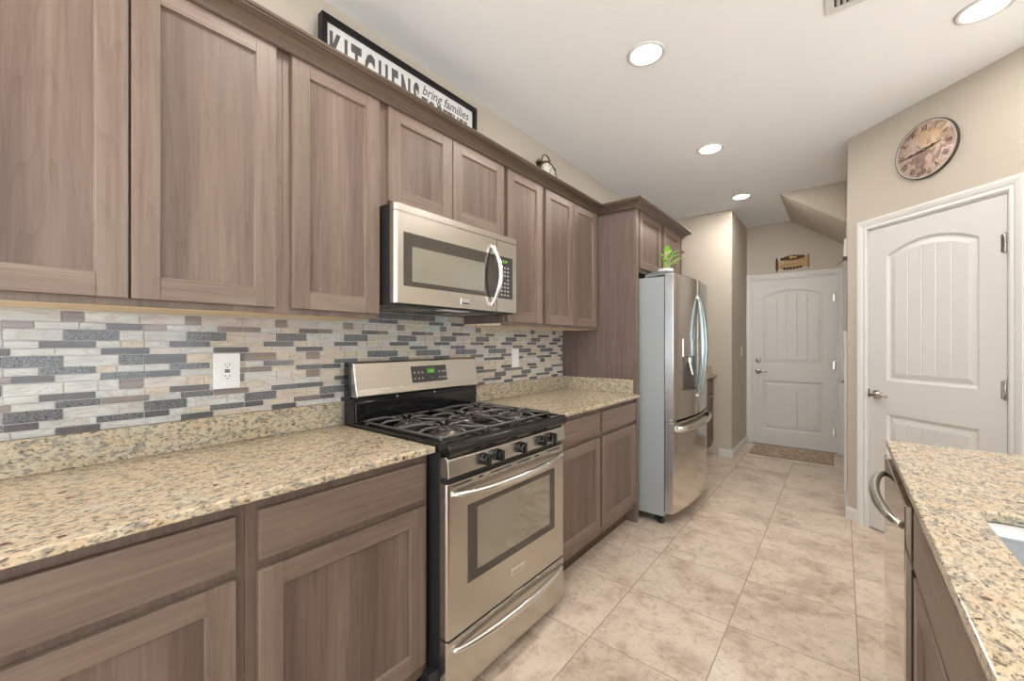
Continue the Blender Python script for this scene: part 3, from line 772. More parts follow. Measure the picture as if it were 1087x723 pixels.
grate(0.978, 1.232, [(0.50, 1.105), (0.255, 1.105)]); grate(1.238, 1.418, [(0.38, RC)]); grate(1.424, 1.678, [(0.50, 1.551), (0.255, 1.551)])
# backguard
MB().box(0.0305, 0.0755, R0-0.003, R1+0.003, 0.896, 1.178).box(0.0755, 0.104, R0-0.002, R1+0.002, 0.896, 1.022).build('backguard', BLACK, t, bevel=0.003)
MB().box(0.1045, 0.112, R0+0.004, R1-0.004, 0.920, 1.005).build('backguard_panel', BLACK, t, bevel=0.004, seg=3)
bgp = [(0.086, 1.181), (0.0762, 1.181), (0.0762, 1.027), (0.120, 1.024), (0.127, 1.032), (0.118, 1.060), (0.096, 1.172), (0.092, 1.179)]
bg = MB().prism(bgp, 'y', R0+0.002, R1+0.001).build('backguard_face', ST_H, t, bevel=0.004, seg=3)
# control display on the tilted face: plane through (0.118,1.060)-(0.096,1.172)
import_dir = Vector((0.096-0.118, 0, 1.172-1.060)).normalized(); nrm = Vector((import_dir.z, 0, -import_dir.x))
def onface(y, h, off=0.0):
    p = Vector((0.118, y, 1.060))+import_dir*h+nrm*off; return p
def facebox(m, y0, y1, h0, h1, o0, o1, mi=0):
    vs = [onface(y, h, o) for o in (o0, o1) for (y, h) in ((y0, h0), (y1, h0), (y1, h1), (y0, h1))]
    m.add(vs, [(3, 2, 1, 0), (4, 5, 6, 7), (0, 1, 5, 4), (1, 2, 6, 5), (2, 3, 7, 6), (3, 0, 4, 7)], mi)
m = MB(); facebox(m, 1.250, 1.475, 0.010, 0.090, -0.001, 0.0015)
dp = m.build('control_panel', PANELG, t, bevel=0.004, seg=3)
m = MB(); facebox(m, 1.345, 1.398, 0.052, 0.078, 0.0016, 0.0020); m.build('display', GREEND, dp)
Mf = Matrix(((0, import_dir.x, nrm.x, 0), (1, 0, 0, 0), (0, import_dir.z, nrm.z, 0), (0, 0, 0, 1)))
Mf.translation = onface(1.351, 0.056, 0.0023)
vs, fs = text_mesh('2:28', 0.021, Mf, extrude=0.0002); MB().add(vs, fs).build('display_digits', GREEN, dp)
m = MB()
for yy in (1.268, 1.293, 1.316, 1.425, 1.447, 1.463):
    for hh in (0.058, 0.028):
        m = MB(); facebox(m, yy-0.0045, yy+0.0045, hh-0.004, hh+0.004, 0.0016, 0.0021); m.build('button', BUTTON, dp)
m = MB(); facebox(m, 1.368, 1.384, 0.028, 0.030, 0.0016, 0.0021); m.build('mark', BUTTON, dp)
for yy in (1.17, 1.395): MB().lathe([(0.006, 0.1045), (0.006, 0.110), (0.003, 0.112)], (0, yy, 1.014), 'x', 10).build('backguard_screw', ST_B, t)
# knob panel
kp = MB().prism([(0.651, 0.868), (0.678, 0.871), (0.689, 0.860), (0.694, 0.806), (0.688, 0.798), (0.651, 0.798)], 'y', R0+0.002, R1-0.001).build('knob_panel', ST_H, t, bevel=0.003, seg=3)
for yy in (1.130, 1.207, 1.352, 1.500, 1.578):
    kx = 0.691; kz = 0.832
    kb = MB().lathe([(0.023, 0.0), (0.023, 0.004), (0.018, 0.007), (0.0175, 0.024), (0.015, 0.027)], (kx, yy, kz), 'x', 20).box(kx+0.006, kx+0.036, yy-0.0055, yy+0.0055, kz-0.021, kz+0.021)
    kb.build('knob', BLACK, t, bevel=0.002)
# vent strip, oven door
MB().box(0.651, 0.672, R0+0.003, R1-0.003, 0.780, 0.7975).build('vent_gap', BLKM, t)
def rngprof(x0, x1, y0, y1, r=0.010):
    return [(x0, y0), (x1-r, y0), (x1-r*0.3, y0+r*0.3), (x1, y0+r), (x1, y1-r), (x1-r*0.3, y1-r*0.3), (x1-r, y1), (x0, y1)]
DFX = 0.688
dr = MB().prism(rngprof(0.651, DFX, R0+0.001, R1-0.001), 'z', 0.246, 0.779).build('oven_door', ST_H, t, bevel=0.0015)
MB().prism(rngprof(0.651, DFX, R0+0.001, R1-0.001), 'z', 0.040, 0.238).build('storage_drawer', ST_H, t, bevel=0.0015)
for a, b in ((0.975, 1.070), (1.108, 1.130), (1.175, 1.300), (1.335, 1.430), (1.465, 1.492), (1.560, 1.665)): MB().box(DFX-0.001, DFX+0.0006, a, b, 0.7665, 0.7715).build('door_vent', DKSLOT, dr)
MB().box(DFX-0.001, DFX+0.0015, 1.050, 1.618, 0.403, 0.683).build('window_border', GLASSD, dr, bevel=0.0008, seg=1)
MB().box(DFX+0.0016, DFX+0.0020, 1.098, 1.576, 0.436, 0.664).build('window_glass', GLASSM, dr)
bd = MB().box(DFX-0.0005, DFX+0.004, 1.294, 1.384, 0.318, 0.352).build('badge', ST_B, dr, bevel=0.003)
MB().box(DFX+0.0041, DFX+0.0046, 1.302, 1.376, 0.324, 0.336).build('badge_plate', ST_H, bd)
def bowhandle(y0, y1, zc, depth, rise, par):
    pts = []; rad = []
    for i in range(29):
        s = i/28; b_ = math.sin(PI*s)**0.6
        pts.append((DFX+0.002+depth*b_, y0+(y1-y0)*s, zc+rise*b_)); rad.append(0.008+0.006*b_)
    MB().tube(pts, rad, 12, flat=1.0).build('handle', ST_B, par)
bowhandle(0.975, 1.685, 0.742, 0.046, -0.012, t)
bowhandle(0.975, 1.680, 0.205, 0.030, -0.012, t)

# ================================================================ REFRIGERATOR
F0, F1 = 2.872, 3.782; FC = (F0+F1)/2
t = thing('refrigerator', 'stainless french door refrigerator with bottom freezer and water dispenser', 'refrigerator', (0.42, FC, 0))
MB().box(0.04, 0.775, F0, F1, 0.062, 1.722).build('case', SIDE, t, bevel=0.003)
for yy in (F0+0.05, F1-0.05):
    for xx in (0.12, 0.74): MB().lathe([(0.022, 0.0), (0.022, 0.02), (0.012, 0.022), (0.012, 0.063)], (xx, yy, 0), 'z', 14).build('foot', BLKM, t)
MB().box(0.70, 0.715, F0+0.02, F1-0.02, 0.020, 0.0615).build('grille', BLKM, t)
def bulge(y): return 0.838+0.042*(1-((y-FC)/(F1-FC))**2)
def fprof(y0, y1, x0=0.782, r=0.010, n=14):
    pts = [(x0, y0), (bulge(y0)-r, y0)]
    for i in range(n+1):
        s = i/n; y = y0+(y1-y0)*s
        y = min(max(y, y0+r*0.35), y1-r*0.35) if i in (0, n) else y
        pts.append((bulge(y)-(0.002 if i in (0, n) else 0), y))
    pts += [(bulge(y1)-r, y1), (x0, y1)]
    return pts
SPL = 0.722
fd = []
for (a, b) in ((F0, FC-0.002), (FC+0.002, F1)):
    m = MB().prism(fprof(a, b), 'z', SPL+0.008, 1.738, 0, True)
    fd.append(m.build('door', ST_V, t))
fz = MB().prism(fprof(F0, F1, n=24), 'z', 0.095, SPL-0.008, 0, True).build('freezer_drawer', ST_V, t)
for o_ in fd+[fz]:
    e = o_.modifiers.new('split', 'EDGE_SPLIT'); e.split_angle = math.radians(25)
MB().box(0.7755, 0.7815, F0+0.004, F1-0.004, 0.10, 1.73).build('gasket', BLKM, t)
for a, b in ((0.100, SPL-0.010), (SPL+0.010, 1.735)): MB().box(0.782, 0.836, F0-0.0012, F0-0.0002, a, b).build('door_edge_trim', ST_E, t)
for yy in (F0+0.005, F1-0.095):
    MB().prism([(0.64, 1.7225), (0.835, 1.7395), (0.835, 1.752), (0.79, 1.762), (0.70, 1.758), (0.64, 1.745)], 'y', yy, yy+0.09).build('hinge_cover', plain('grey_plastic', (0.16, 0.165, 0.17), 0.5), t, bevel=0.003)
MB().box(0.782, 0.842, F0+0.002, F0+0.06, SPL-0.0065, SPL+0.0065).build('mid_hinge', ST_B, t)
# handles: tall bowed bars either side of the gap
TEALE = steel('handle_steel', (0.36, 0.41, 0.42), 0.22, 'z')
for s in (-1, 1):
    hp = []
    for i in range(29):
        q = i/28; b_ = math.sin(PI*q)
        hp.append((0.884+0.040*b_**0.8, FC+s*(0.018+0.020*b_), 0.865+0.745*q))
    MB().tube(hp, [0.008+0.010*math.sin(PI*i/28)**0.5 for i in range(29)], 12, up=(0, 1, 0)).build('handle', TEALE, t)
    for z in (0.858, 1.590): MB().box(0.870, 0.892, FC+s*0.018-0.009, FC+s*0.018+0.009, z, z+0.027).build('handle_mount', TEALE, t, bevel=0.003)
hp = []
for i in range(29):
    q = i/28; y = F0+0.05+(F1-F0-0.10)*q; b_ = math.sin(PI*q)**0.35
    hp.append((bulge(y)+0.004+0.040*b_, y, 0.668))
MB().tube(hp, 0.021, 14, flat=0.62, up=(1, 0, 0)).build('freezer_handle', ST_B, t)
# dispenser recess
m = MB()
ya, yb = 3.015, 3.235
def dq(m, y0, y1, z0, z1, off0, off1, n=14, mi=0):
    off1 += 0.002
    ps = [(bulge(y0+(y1-y0)*i/n)+off1, y0+(y1-y0)*i/n) for i in range(n+1)]
    qs = [(bulge(y0+(y1-y0)*i/n)+off0, y0+(y1-y0)*i/n) for i in reversed(range(n+1))]
    m.prism(ps+qs, 'z', z0, z1, mi)
DISPG = plain('dispenser_grey', (0.055, 0.043, 0.036), 0.35, 0.0)
dq(m, ya, yb, 0.925, 1.165, -0.010, 0.0012); ds = m.build('dispenser', DISPG, fd[0])
m = MB(); dq(m, ya-0.002, yb+0.002, 1.1655, 1.290, -0.010, 0.002); m.build('dispenser_controls', ST_V, fd[0])
m = MB(); dq(m, ya+0.02, yb-0.02, 0.925, 0.940, 0.0013, 0.016); m.build('drip_tray', DISPG, ds)
MB().box(0.873, 0.893, 3.085, 3.135, 1.120, 1.160).prism([(0.874, 1.135), (0.886, 1.135), (0.908, 1.035), (0.898, 1.030)], 'y', 3.090, 3.130).build('paddle', ST_B, ds, bevel=0.003)

# plant on top
px_, py_, pz_ = 0.725, 3.06, 1.7235
t = thing('potted_plant', 'small green leafy plant in a white pot on top of the refrigerator', 'plant', (px_, py_, pz_))
MB().lathe([(0.040, pz_), (0.050, pz_+0.045), (0.055, pz_+0.078), (0.050, pz_+0.080), (0.046, pz_+0.066), (0.01, pz_+0.064)], (px_, py_, 0), 'z', 20).build('pot', POT, t)
def leafgeo(m, base, tip, wd, droop, mi):
    base, tip = Vector(base), Vector(tip); d = tip-base; L = d.length; d.normalize()
    side = d.cross(Vector((0, 0, 1)));
    if side.length < 1e-3: side = Vector((0, 1, 0))
    side.normalize(); nrm_ = side.cross(d)
    rows_ = []
    k = len(m.v); prof = [(0, 0.05), (0.12, 0.75), (0.32, 1.0), (0.55, 0.82), (0.8, 0.4), (1.0, 0.02)]
    for s_, w_ in prof:
        c = base+d*L*s_ - Vector((0, 0, 1))*droop*s_*s_
        m.v += [tuple(c-side*wd*w_+nrm_*wd*w_*0.25), tuple(c), tuple(c+side*wd*w_+nrm_*wd*w_*0.25)]
    for i in range(len(prof)-1):
        a = k+i*3; m.f += [(a, a+1, a+4, a+3), (a+1, a+2, a+5, a+4)]; m.m += [mi, mi]; m.sm += [True, True]
lf = MB(); sm_ = MB(); rl = random.Random(11)
tips = [(0.03, -0.05, 0.20, .032), (0.085, 0.01, 0.17, .034), (0.02, 0.05, 0.19, .03), (0.09, 0.08, 0.12, .036), (0.11, 0.03, 0.115, .028), (-0.03, -0.03, 0.16, .03), (0.06, -0.05, 0.13, .028),
        (-0.02, 0.06, 0.13, .028), (0.10, -0.02, 0.09, .026), (0.05, 0.09, 0.09, .026), (0.02, -0.07, 0.10, .024), (0.07, 0.05, 0.15, .03), (0.0, 0.0, 0.215, .026)]
for i, (dx, dy, dz, wd) in enumerate(tips):
    b0 = Vector((px_+rl.uniform(-.015, .015), py_+rl.uniform(-.015, .015), pz_+0.062))
    mid = Vector((px_+dx*0.5, py_+dy*0.5, pz_+0.055+dz*0.72))
    sm_.tube([b0, (b0+mid)/2+Vector((0, 0, 0.012)), mid], 0.0016, 6)
    leafgeo(lf, mid, (px_+dx*1.15, py_+dy*1.15, pz_+0.05+dz), wd*0.72, 0.012, i % 3 == 2)
lf.build('leaves', [LEAF, LEAF2], t, fixn=False); sm_.build('stems', LEAF2, t)

# ================================================================ KITCHEN SIGN on top of the cabinets
SX = 0.065; SY0, SY1, SZ0, SZ1 = 0.828, 1.742, 2.246, 2.622
t = thing('framed_sign', 'long black framed kitchen sign standing on top of the wall cabinets', 'sign', (SX, (SY0+SY1)/2, SZ0))
fw = 0.022
m = MB()
m.prism([(SY0, SZ0), (SY0+fw, SZ0+fw), (SY0+fw, SZ1-fw), (SY0, SZ1)], 'x', SX-0.024, SX+0.012)
m.prism([(SY1, SZ0), (SY1-fw, SZ0+fw), (SY1-fw, SZ1-fw), (SY1, SZ1)], 'x', SX-0.024, SX+0.012)
m.prism([(SY0, SZ0), (SY1, SZ0), (SY1-fw, SZ0+fw), (SY0+fw, SZ0+fw)], 'x', SX-0.024, SX+0.012)
m.prism([(SY0, SZ1), (SY1, SZ1), (SY1-fw, SZ1-fw), (SY0+fw, SZ1-fw)], 'x', SX-0.024, SX+0.012)
m.build('frame', BLKW, t)
MB().box(SX-0.012, SX-0.006, SY0+fw-0.003, SY1-fw+0.003, SZ0+fw-0.003, SZ1-fw+0.003).build('board', PAPER, t)
LX = SX-0.0052
def sign_text(txt, y0, y1, zb, size, name, **k):
    vs, fs = yz_text(txt, size, LX, 0.0, zb, **k)
    a = min(v.y for v in vs); b = max(v.y for v in vs); q = (y1-y0)/(b-a)
    MB().add([(v.x, y0+(v.y-a)*q, v.z) for v in vs], fs).build(name, INKG, t)
sign_text('KITCHENS', 0.868, 1.335, 2.418, 0.213, 'lettering', bold=0.0085, spacing=1.45)
sign_text('bring families', 1.358, 1.690, 2.535, 0.072, 'lettering', shear=0.30)
sign_text('TOGETHER', 1.352, 1.690, 2.456, 0.092, 'lettering', bold=0.003, spacing=1.15)

# alarm clock on the cabinets
ax_, ay_, az_, ar = 0.150, 2.350, 2.398, 0.105
t = thing('alarm_clock', 'small round bronze alarm clock with top ring on the wall cabinets', 'clock', (ax_, ay_, 2.246))
MB().lathe([(ar*0.96, -0.028), (ar, -0.020), (ar, 0.020), (ar*0.96, 0.027), (ar*0.88, 0.027), (ar*0.86, 0.020), (0.002, 0.020)], (ax_, ay_, az_), 'x', 36).build('case', BRONZE, t)
df = MB().lathe([(ar*0.86, 0.0202), (ar*0.86, 0.0215), (0.002, 0.0215)], (ax_, ay_, az_), 'x', 36).build('dial', plain('ivory_dial', (0.62, 0.60, 0.54), 0.5), t)
m = MB()
for k in range(12):
    a = k*PI/6; c_ = (math.sin(a), math.cos(a)); p0, p1 = ar*0.66, ar*0.80
    m.tube([(ax_+0.0222, ay_+c_[0]*p0, az_+c_[1]*p0), (ax_+0.0222, ay_+c_[0]*p1, az_+c_[1]*p1)], 0.0024, 5)
m.tube([(ax_+0.024, ay_, az_), (ax_+0.024, ay_+0.02, az_+0.055)], 0.002, 5).tube([(ax_+0.025, ay_, az_), (ax_+0.025, ay_-0.035, az_+0.02)], 0.003, 5)
m.build('numerals_and_hands', INKG, df)
MB().tube(arc((ax_, ay_, az_+ar*0.96), 0.050, PI*0.02, PI*0.98, 12, 'yz'), 0.006, 10).build('carry_ring', BRONZE, t)
for s in (-1, 1):
    MB().lathe([(0.026, 0.0), (0.024, 0.010), (0.014, 0.022), (0.004, 0.026)], (ax_, ay_+s*0.080, az_+0.072), 'z', 16).build('bell', BRONZE, t)
for s in (-1, 1): MB().tube([(ax_, ay_+s*0.05, az_-0.088), (ax_, ay_+s*0.075, 2.2475)], [0.008, 0.006], 8).build('foot', BRONZE, t)

# ================================================================ WALL CLOCK on the pantry wall
cw, cz, R = 0.516, 2.420, 0.170
t = thing('wall_clock', 'round old map wall clock with roman numerals above the pantry door', 'clock', (HX+cw*.70711, YH-cw*.70711, cz), rz=-PI/4)
MB().lathe([(R-0.012, -0.0005), (R, -0.004), (R, -0.018), (R-0.002, -0.021), (R-0.005, -0.020), (R-0.005, -0.018), (0.002, -0.018)], (0, 0, 0), 'y', 64).build('rim', plain('dark_rim', (0.06, 0.045, 0.04), 0.35), t)
dial = MB().lathe([(R-0.0055, -0.0182), (R-0.0055, -0.0195), (0.002, -0.0195)], (0, 0, 0), 'y', 64).build('dial', MAPF, t)
MB().lathe([(R-0.006, -0.0197), (R-0.006, -0.0202), (R-0.013, -0.0202), (R-0.013, -0.0197)], (0, 0, 0), 'y', 64, caps=False).build('dial_edge', plain('pale_ring', (0.55, 0.48, 0.44), 0.5), dial)
NUM = plain('numeral_brown', (0.060, 0.030, 0.020), 0.6)
m = MB()
for k, s in enumerate(['XII', 'I', 'II', 'III', 'IIII', 'V', 'VI', 'VII', 'VIII', 'IX', 'X', 'XI']):
    a = k*PI/6
    # local frame: text x -> tangential clockwise, text y -> radial outward, normal -> -y
    ux, uz = math.cos(a), -math.sin(a); rx, rz_ = math.sin(a), math.cos(a)
    M = Matrix(((ux, rx, 0, rx*0.112), (0, 0, -1, -0.0205), (uz, rz_, 0, rz_*0.112), (0, 0, 0, 1)))
    vs, fs = text_mesh(s, 0.046, M, extrude=0.0003, align='CENTER', xs=0.62, bold=0.0005)
    m.add(vs, fs)
m.build('numerals', NUM, dial)
def hand(p, L, wd, y, name):
    a = math.atan2(p[1], p[0]); c, s = math.cos(a), math.sin(a); m = MB()
    prof = [(-0.02, 0.3), (0.0, 1.0), (0.25, 0.45), (0.40, 0.5), (0.50, 1.25), (0.60, 0.5), (0.8, 0.35), (1.0, 0.1)]
    pts = [(L*q, wd*w_) for q, w_ in prof]+[(L*q, -wd*w_) for q, w_ in reversed(prof)]
    m.prism([(c*u-s*v, s*u+c*v) for u, v in pts], 'y', y, y-0.0012)
    return m.build(name, NUM, dial)
hand((-0.15, -0.020), 0.150, 0.008, -0.0225, 'minute_hand'); hand((0.084, 0.012), 0.095, 0.009, -0.0245, 'hour_hand')
MB().lathe([(0.009, -0.0198), (0.009, -0.0262), (0.004, -0.028)], (0, 0, 0), 'y', 16).build('hub', BRONZE, dial)

# ================================================================ door sign, mat, hall hook rack
t = thing('wooden_plaque', 'carved wooden plaque with scroll ends above the far door', 'plaque', (1.272, YF, 2.217))
n = 16; top = []; bot = []
for i in range(n+1):
    s = i/n; x = 1.128+0.288*s; top.append((x, 2.262+0.010*math.sin(PI*s)+0.012*s)); bot.append((x, 2.164+0.006*math.sin(PI*s*2)+0.012*s))
MB().prism(bot+top[::-1], 'y', YF-0.014, YF-0.002).build('board', SIGNW, t, bevel=0.002)
m = MB()
rs = random.Random(5)
for i in range(9):
    s = (i+0.5)/9; hh = 0.012+0.018*math.sin(PI*s)
    m.lathe([(0.004, -hh), (0.017, -hh*0.5), (0.020, 0), (0.014, hh*0.7), (0.003, hh*1.3)], (1.155+0.236*s, YF-0.012, 2.276+0.010*s+rs.uniform(-.003, .003)), 'z', 8)
for i in range(6):
    s = (i+0.5)/6
    m.lathe([(0.003, -0.020), (0.015, -0.006), (0.017, 0.004), (0.004, 0.012)], (1.175+0.195*s, YF-0.012, 2.163+0.012*s-0.006*math.sin(PI*s)), 'z', 8)
m.build('carved_leaves', SIGND, t)
gold = plain('gilt_flower', (0.62, 0.40, 0.14), 0.5)
MB().lathe([(0.003, -0.022), (0.022, -0.008), (0.024, 0.006), (0.008, 0.020)], (1.262, YF-0.020, 2.290), 'z', 10).build('carved_flower', gold, t)
MB().lathe([(0.003, -0.016), (0.016, -0.006), (0.016, 0.006), (0.006, 0.014)], (1.300, YF-0.020, 2.286), 'z', 10).build('carved_flower', gold, t)
for x, dz in ((1.115, 0), (1.428, 0.018)):
    m = MB().lathe([(0.003, -0.085), (0.010, -0.074), (0.004, -0.066), (0.012, -0.062), (0.012, 0.062), (0.004, 0.066), (0.010, 0.074), (0.003, 0.085)], (x, YF-0.014, 2.214+dz), 'z', 12)
    m.build('scroll_post', SIGNW if x > 1.3 else SIGND, t)
m = MB()
for j, zz in enumerate((2.238, 2.208)):
    x = 1.165+0.02*(1-j)
    while x < 1.375:
        L = rs.uniform(0.012, 0.030); pts = [(x+L*q/6, YF-0.0148, zz+0.004*math.sin(q*2.2)+0.012*(x-1.128)/0.288) for q in range(7)]
        m.tube(pts, 0.0022, 5); x += L+0.010
m.build('script_strokes', SIGND, t)

t = thing('door_mat', 'flat mottled brown mat on the floor before the far door', 'mat', (1.285, 5.63, 0))
MB().box(0.912, 1.662, 5.375, 5.885, 0.0005, 0.009).build('pile', RUGM, t, bevel=0.004)
t2 = MB().sweep([(0.905, 5.368), (1.669, 5.368), (1.669, 5.892), (0.905, 5.892), (0.905, 5.375)], [(-0.012, 0.0005), (0.0, 0.0005), (0.0, 0.008), (-0.012, 0.010)]).build('binding', plain('mat_binding', (0.30, 0.22, 0.15), 0.9), t)

t = thing('wall_hanger', 'grey cloth strip hanging from a dark hook block beside the pantry corner', 'hanger', (1.752, 4.15, 1.36))
MB().box(1.739, 1.7665, 4.115, 4.185, 1.895, 1.935).build('hook_block', plain('dark_bracket', (0.05, 0.025, 0.015), 0.5), t, bevel=0.002)
m = MB(); pts = [(1.741+0.003*math.sin(i*1.3), 4.07+0.16*i/12) for i in range(13)]
m.prism(pts+[(1.764, y) for x, y in reversed(pts)], 'z', 1.358, 1.8945, 0, False)
m.build('cloth', CLOTH, t)
MB().tube([(1.739, 4.15, 1.905), (1.715, 4.15, 1.895), (1.702, 4.15, 1.880), (1.698, 4.15, 1.890)], 0.003, 8).build('hook', NICKEL, t)

# ================================================================ ISLAND
IX, ITX, IY1, IY0 = 1.885, 1.858, 2.035, 0.0
IXR = 2.85
t = thing('island_cabinet', 'wooden island base cabinet beside the dishwasher with drawer front over doors', 'cabinet', (2.3, 0.3, 0))
island = t
MB().box(IX+0.02, IXR-0.03, IY0+0.03, 1.390, 0.105, 0.640).box(IX+0.02, 1.915, IY0+0.03, 1.390, 0.640, CB-0.0005).box(IX+0.02, IXR-0.03, 1.345, 1.390, 0.64, CB-0.0005).box(2.50, IXR-0.03, IY0+0.03, 1.345, 0.64, CB-0.0005).build('carcass', W_T, t)
MB().box(IX, IX+0.0195, IY0+0.03, 1.392, 0.105, CB-0.0005).build('face_frame', W_V, t)
MB().box(IX+0.07, IXR-0.06, IY0+0.06, 1.385, 0, 0.1045).build('toe_board', TOE, t)
def idoor(y0, y1, z0, z1, slabd=False):
    xf = IX-0.019
    if slabd: return MB().box(xf, IX-0.0003, y0, y1, z0, z1).build('drawer_front', W_H, t, bevel=0.003)
    st = 0.057; m = MB()
    m.box(xf, IX-0.0003, y0, y0+st, z0, z1, 0).box(xf, IX-0.0003, y1-st, y1, z0, z1, 0).box(xf+.0002, IX-0.0003, y0+st, y1-st, z0, z0+st, 1).box(xf+.0002, IX-0.0003, y0+st, y1-st, z1-st, z1, 1)
    m.box(xf+0.010, IX-0.0003, y0+st-.002, y1-st+.002, z0+st-.002, z1-st+.002, 2)
    return m.build('door', [W_V, W_H, W_P], t, bevel=0.0016, fixn=False)
idoor(0.50, 1.378, 0.718, 0.858, True); idoor(0.50, 0.936, 0.156, 0.698); idoor(0.942, 1.378, 0.156, 0.698)
idoor(0.05, 0.47, 0.718, 0.858, True); idoor(0.05, 0.47, 0.156, 0.698)
t = thing('dishwasher', 'stainless dishwasher with curved bar handle at the end of the island', 'dishwasher', (2.15, 1.70, 0))
MB().box(IX+0.02, 2.46, 1.402, 2.000, 0.02, 0.872).build('tub', BLKM, t)
MB().box(1.852, IX+0.0195, 1.400, 2.002, 0.105, 0.862).build('door', ST_D, t, bevel=0.003)
MB().box(1.8765, IX+0.019, 1.402, 2.000, 0.8685, 0.8835).build('control_strip', PANELG, t)
MB().box(1.94, 1.96, 1.41, 1.99, 0.0, 0.10).build('kick_plate', BLKM, t)
hp = []
for i in range(25):
    q = i/24; b_ = math.sin(PI*q)**0.55; hp.append((1.851-0.040*b_, 1.435+0.53*q, 0.800))
MB().tube(hp, [0.009+0.005*math.sin(PI*i/24)**0.5 for i in range(25)], 14).build('handle', ST_B, t)
MB().box(IX+0.0, IXR-0.03, 2.003, 2.022, 0, CB-0.0005).build('end_panel', W_T, island)
MB().box(2.47, IXR-0.03, 1.3905, 2.0028, 0.0, CB-0.0005).build('back_panel', W_T, island)

t = thing('island_countertop', 'speckled granite island countertop with undermount sink cutout', 'countertop', (2.35, 0.64, CB))
sx0, sx1, sy0, sy1 = 1.957, 2.43, 0.58, 1.312
def slab_with_hole(x0, x1, y0, y1, hx0, hx1, hy0, hy1, z0, z1, rad=0.03, n=5):
    out = []
    for (cx, cy, a0) in ((hx1-rad, hy1-rad, 0), (hx0+rad, hy1-rad, PI/2), (hx0+rad, hy0+rad, PI), (hx1-rad, hy0+rad, 3*PI/2)):
        out.append([(cx+rad*math.cos(a0+PI/2*i/n), cy+rad*math.sin(a0+PI/2*i/n)) for i in range(n+1)])
    corners = [(x1, y1), (x0, y1), (x0, y0), (x1, y0)]
    m = MB(); hole = [p for c in out for p in c]; N = len(hole)
    for z, top in ((z1, True), (z0, False)):
        k = len(m.v); m.v += [(x, y, z) for x, y in hole]+[(x, y, z) for x, y in corners]
        for ci in range(4):
            for i in range(n):
                a = k+ci*(n+1)+i; f = (k+N+ci, a, a+1); m.f.append(f if not top else f); m.m.append(0); m.sm.append(False)
            a = k+ci*(n+1)+n; b = k+((ci+1) % 4)*(n+1); m.f.append((k+N+ci, a, b, k+N+(ci+1) % 4)); m.m.append(0); m.sm.append(False)
    K = N+4
    for i in range(N):
        j = (i+1) % N; m.f.append((i, j, K+j, K+i)); m.m.append(1); m.sm.append(False)
    for i in range(4):
        j = (i+1) % 4; m.f.append((N+i, N+j, K+N+j, K+N+i)); m.m.append(0); m.sm.append(False)
    return m, hole
m, hole = slab_with_hole(ITX, IXR, IY0, IY1, sx0, sx1, sy0, sy1, CB, CT)
m.build('slab', [GRAN, GRAN_S], t, bevel=0.003, seg=2)
t = thing('sink', 'stainless undermount sink bowl set in the island countertop', 'sink', (2.19, 0.95, 0.68))
m = MB(); cx, cy = (sx0+sx1)/2, (sy0+sy1)/2; rings = []
lv = [(1.045, CB-0.0008), (1.0, CB-0.0008), (0.995, CB-0.03), (0.965, 0.72), (0.90, 0.695), (0.15, 0.688)]
hx_, hy_ = (sx1-sx0)/2, (sy1-sy0)/2
def hs(sc_):
    return [(cx+(x-cx)*(1+(sc_-1)), cy+(y-cy)*(1+(sc_-1)*hx_/hy_)) for x, y in hole]
for sc_, z in lv: m.v += [(x, y, z) for x, y in hs(sc_)]
N = len(hole)
for r_ in range(len(lv)-1):
    for i in range(N):
        j = (i+1) % N; m.f.append((r_*N+i, r_*N+j, (r_+1)*N+j, (r_+1)*N+i)); m.m.append(0); m.sm.append(r_ > 0)
m.f.append(tuple((len(lv)-1)*N+i for i in range(N))); m.m.append(0); m.sm.append(False)
m.build('bowl', SINKM, t)
MB().lathe([(0.042, 0.6885), (0.040, 0.693), (0.030, 0.690), (0.004, 0.6895)], (cx, cy, 0), 'z', 24).build('drain', ST_B, t)

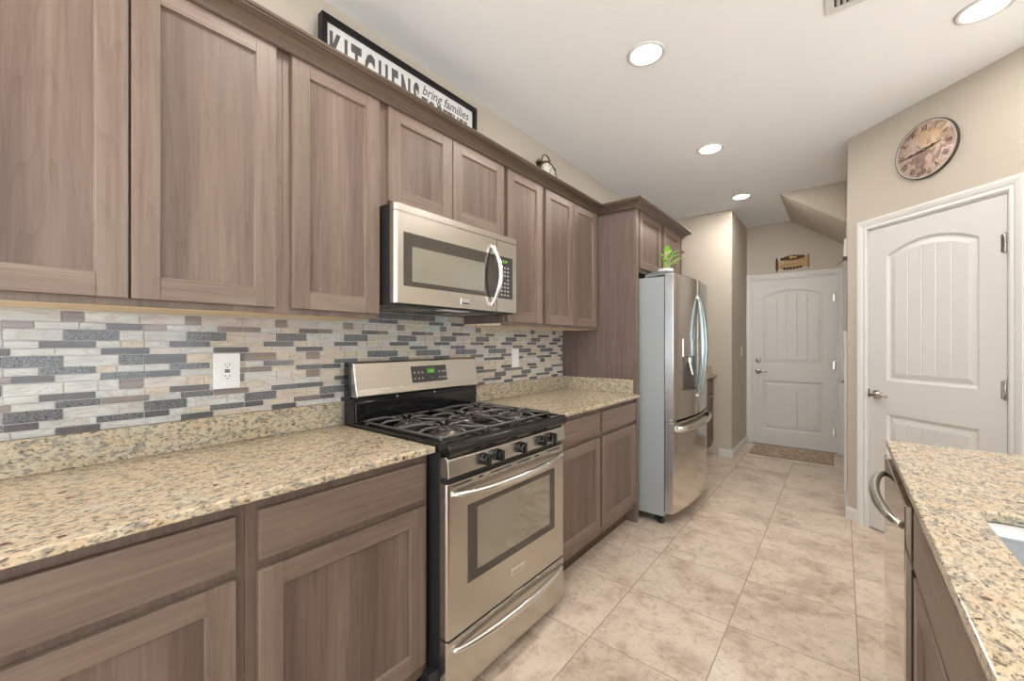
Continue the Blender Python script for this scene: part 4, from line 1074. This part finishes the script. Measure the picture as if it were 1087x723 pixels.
# ================================================================ CEILING
def can(x, y, label, group=None, power=8.0):
    t = thing('recessed_light', label, 'light', (x, y, CEIL-0.0005), group=group)
    zt = CEIL-0.0005
    MB().lathe([(0.094, zt), (0.094, zt-0.004), (0.086, zt-0.008), (0.076, zt-0.006), (0.074, zt-0.0005)], (x, y, 0), 'z', 40).build('trim_ring', TRIM, t)
    MB().lathe([(0.0738, zt-0.0008), (0.0738, zt-0.0035), (0.002, zt-0.0045)], (x, y, 0), 'z', 40).build('lens', LENS, t)
    l = bpy.data.lights.new('lamp', 'AREA'); l.shape = 'DISK'; l.size = 0.14; l.energy = power; l.color = (1.0, 0.95, 0.89)
    o = bpy.data.objects.new('lamp', l); C.objects.link(o); o.parent = t; o.location = (0, 0, -0.012)
can(0.955, 2.06, 'recessed ceiling light nearest the camera over the aisle, left side')
can(0.955, 3.37, 'middle recessed ceiling light of the aisle row, smaller in view', power=10.0)
can(0.945, 4.665, 'farthest recessed ceiling light near the hall and soffit', power=12.0)
can(2.222, 2.705, 'recessed ceiling light at the top right corner near the pantry wall', power=5.5)
can(0.955, 0.75, 'recessed ceiling light above the near counter, out of view')
can(2.222, 1.40, 'recessed ceiling light above the island sink, out of view', power=5.0)
can(0.955, -0.60, 'recessed ceiling light behind the camera over the aisle, out of view')
t = thing('ceiling_vent', 'white slatted air vent in the ceiling at the top edge', 'vent', (1.84, 2.17, CEIL))
vx0, vx1, vy0, vy1, zt = 1.676, 2.02, 2.06, 2.317, CEIL-0.0003
MB().box(vx0, vx1, vy0, vy0+0.03, zt-0.006, zt).box(vx0, vx1, vy1-0.03, vy1, zt-0.006, zt).box(vx0, vx0+0.03, vy0+0.03, vy1-0.03, zt-0.006, zt).box(vx1-0.03, vx1, vy0+0.03, vy1-0.03, zt-0.006, zt).build('frame', TRIM, t, bevel=0.001, seg=1)
MB().box(vx0+0.03, vx1-0.03, vy0+0.03, vy1-0.03, zt-0.001, zt-0.0002).build('duct', DKSLOT, t)
m = MB()
for i in range(14):
    x = vx0+0.038+i*0.0205; m.prism([(x, zt-0.0015), (x+0.003, zt-0.0015), (x+0.012, zt-0.0075), (x+0.009, zt-0.0075)], 'y', vy0+0.03, vy1-0.03)
m.build('slats', TRIM, t)
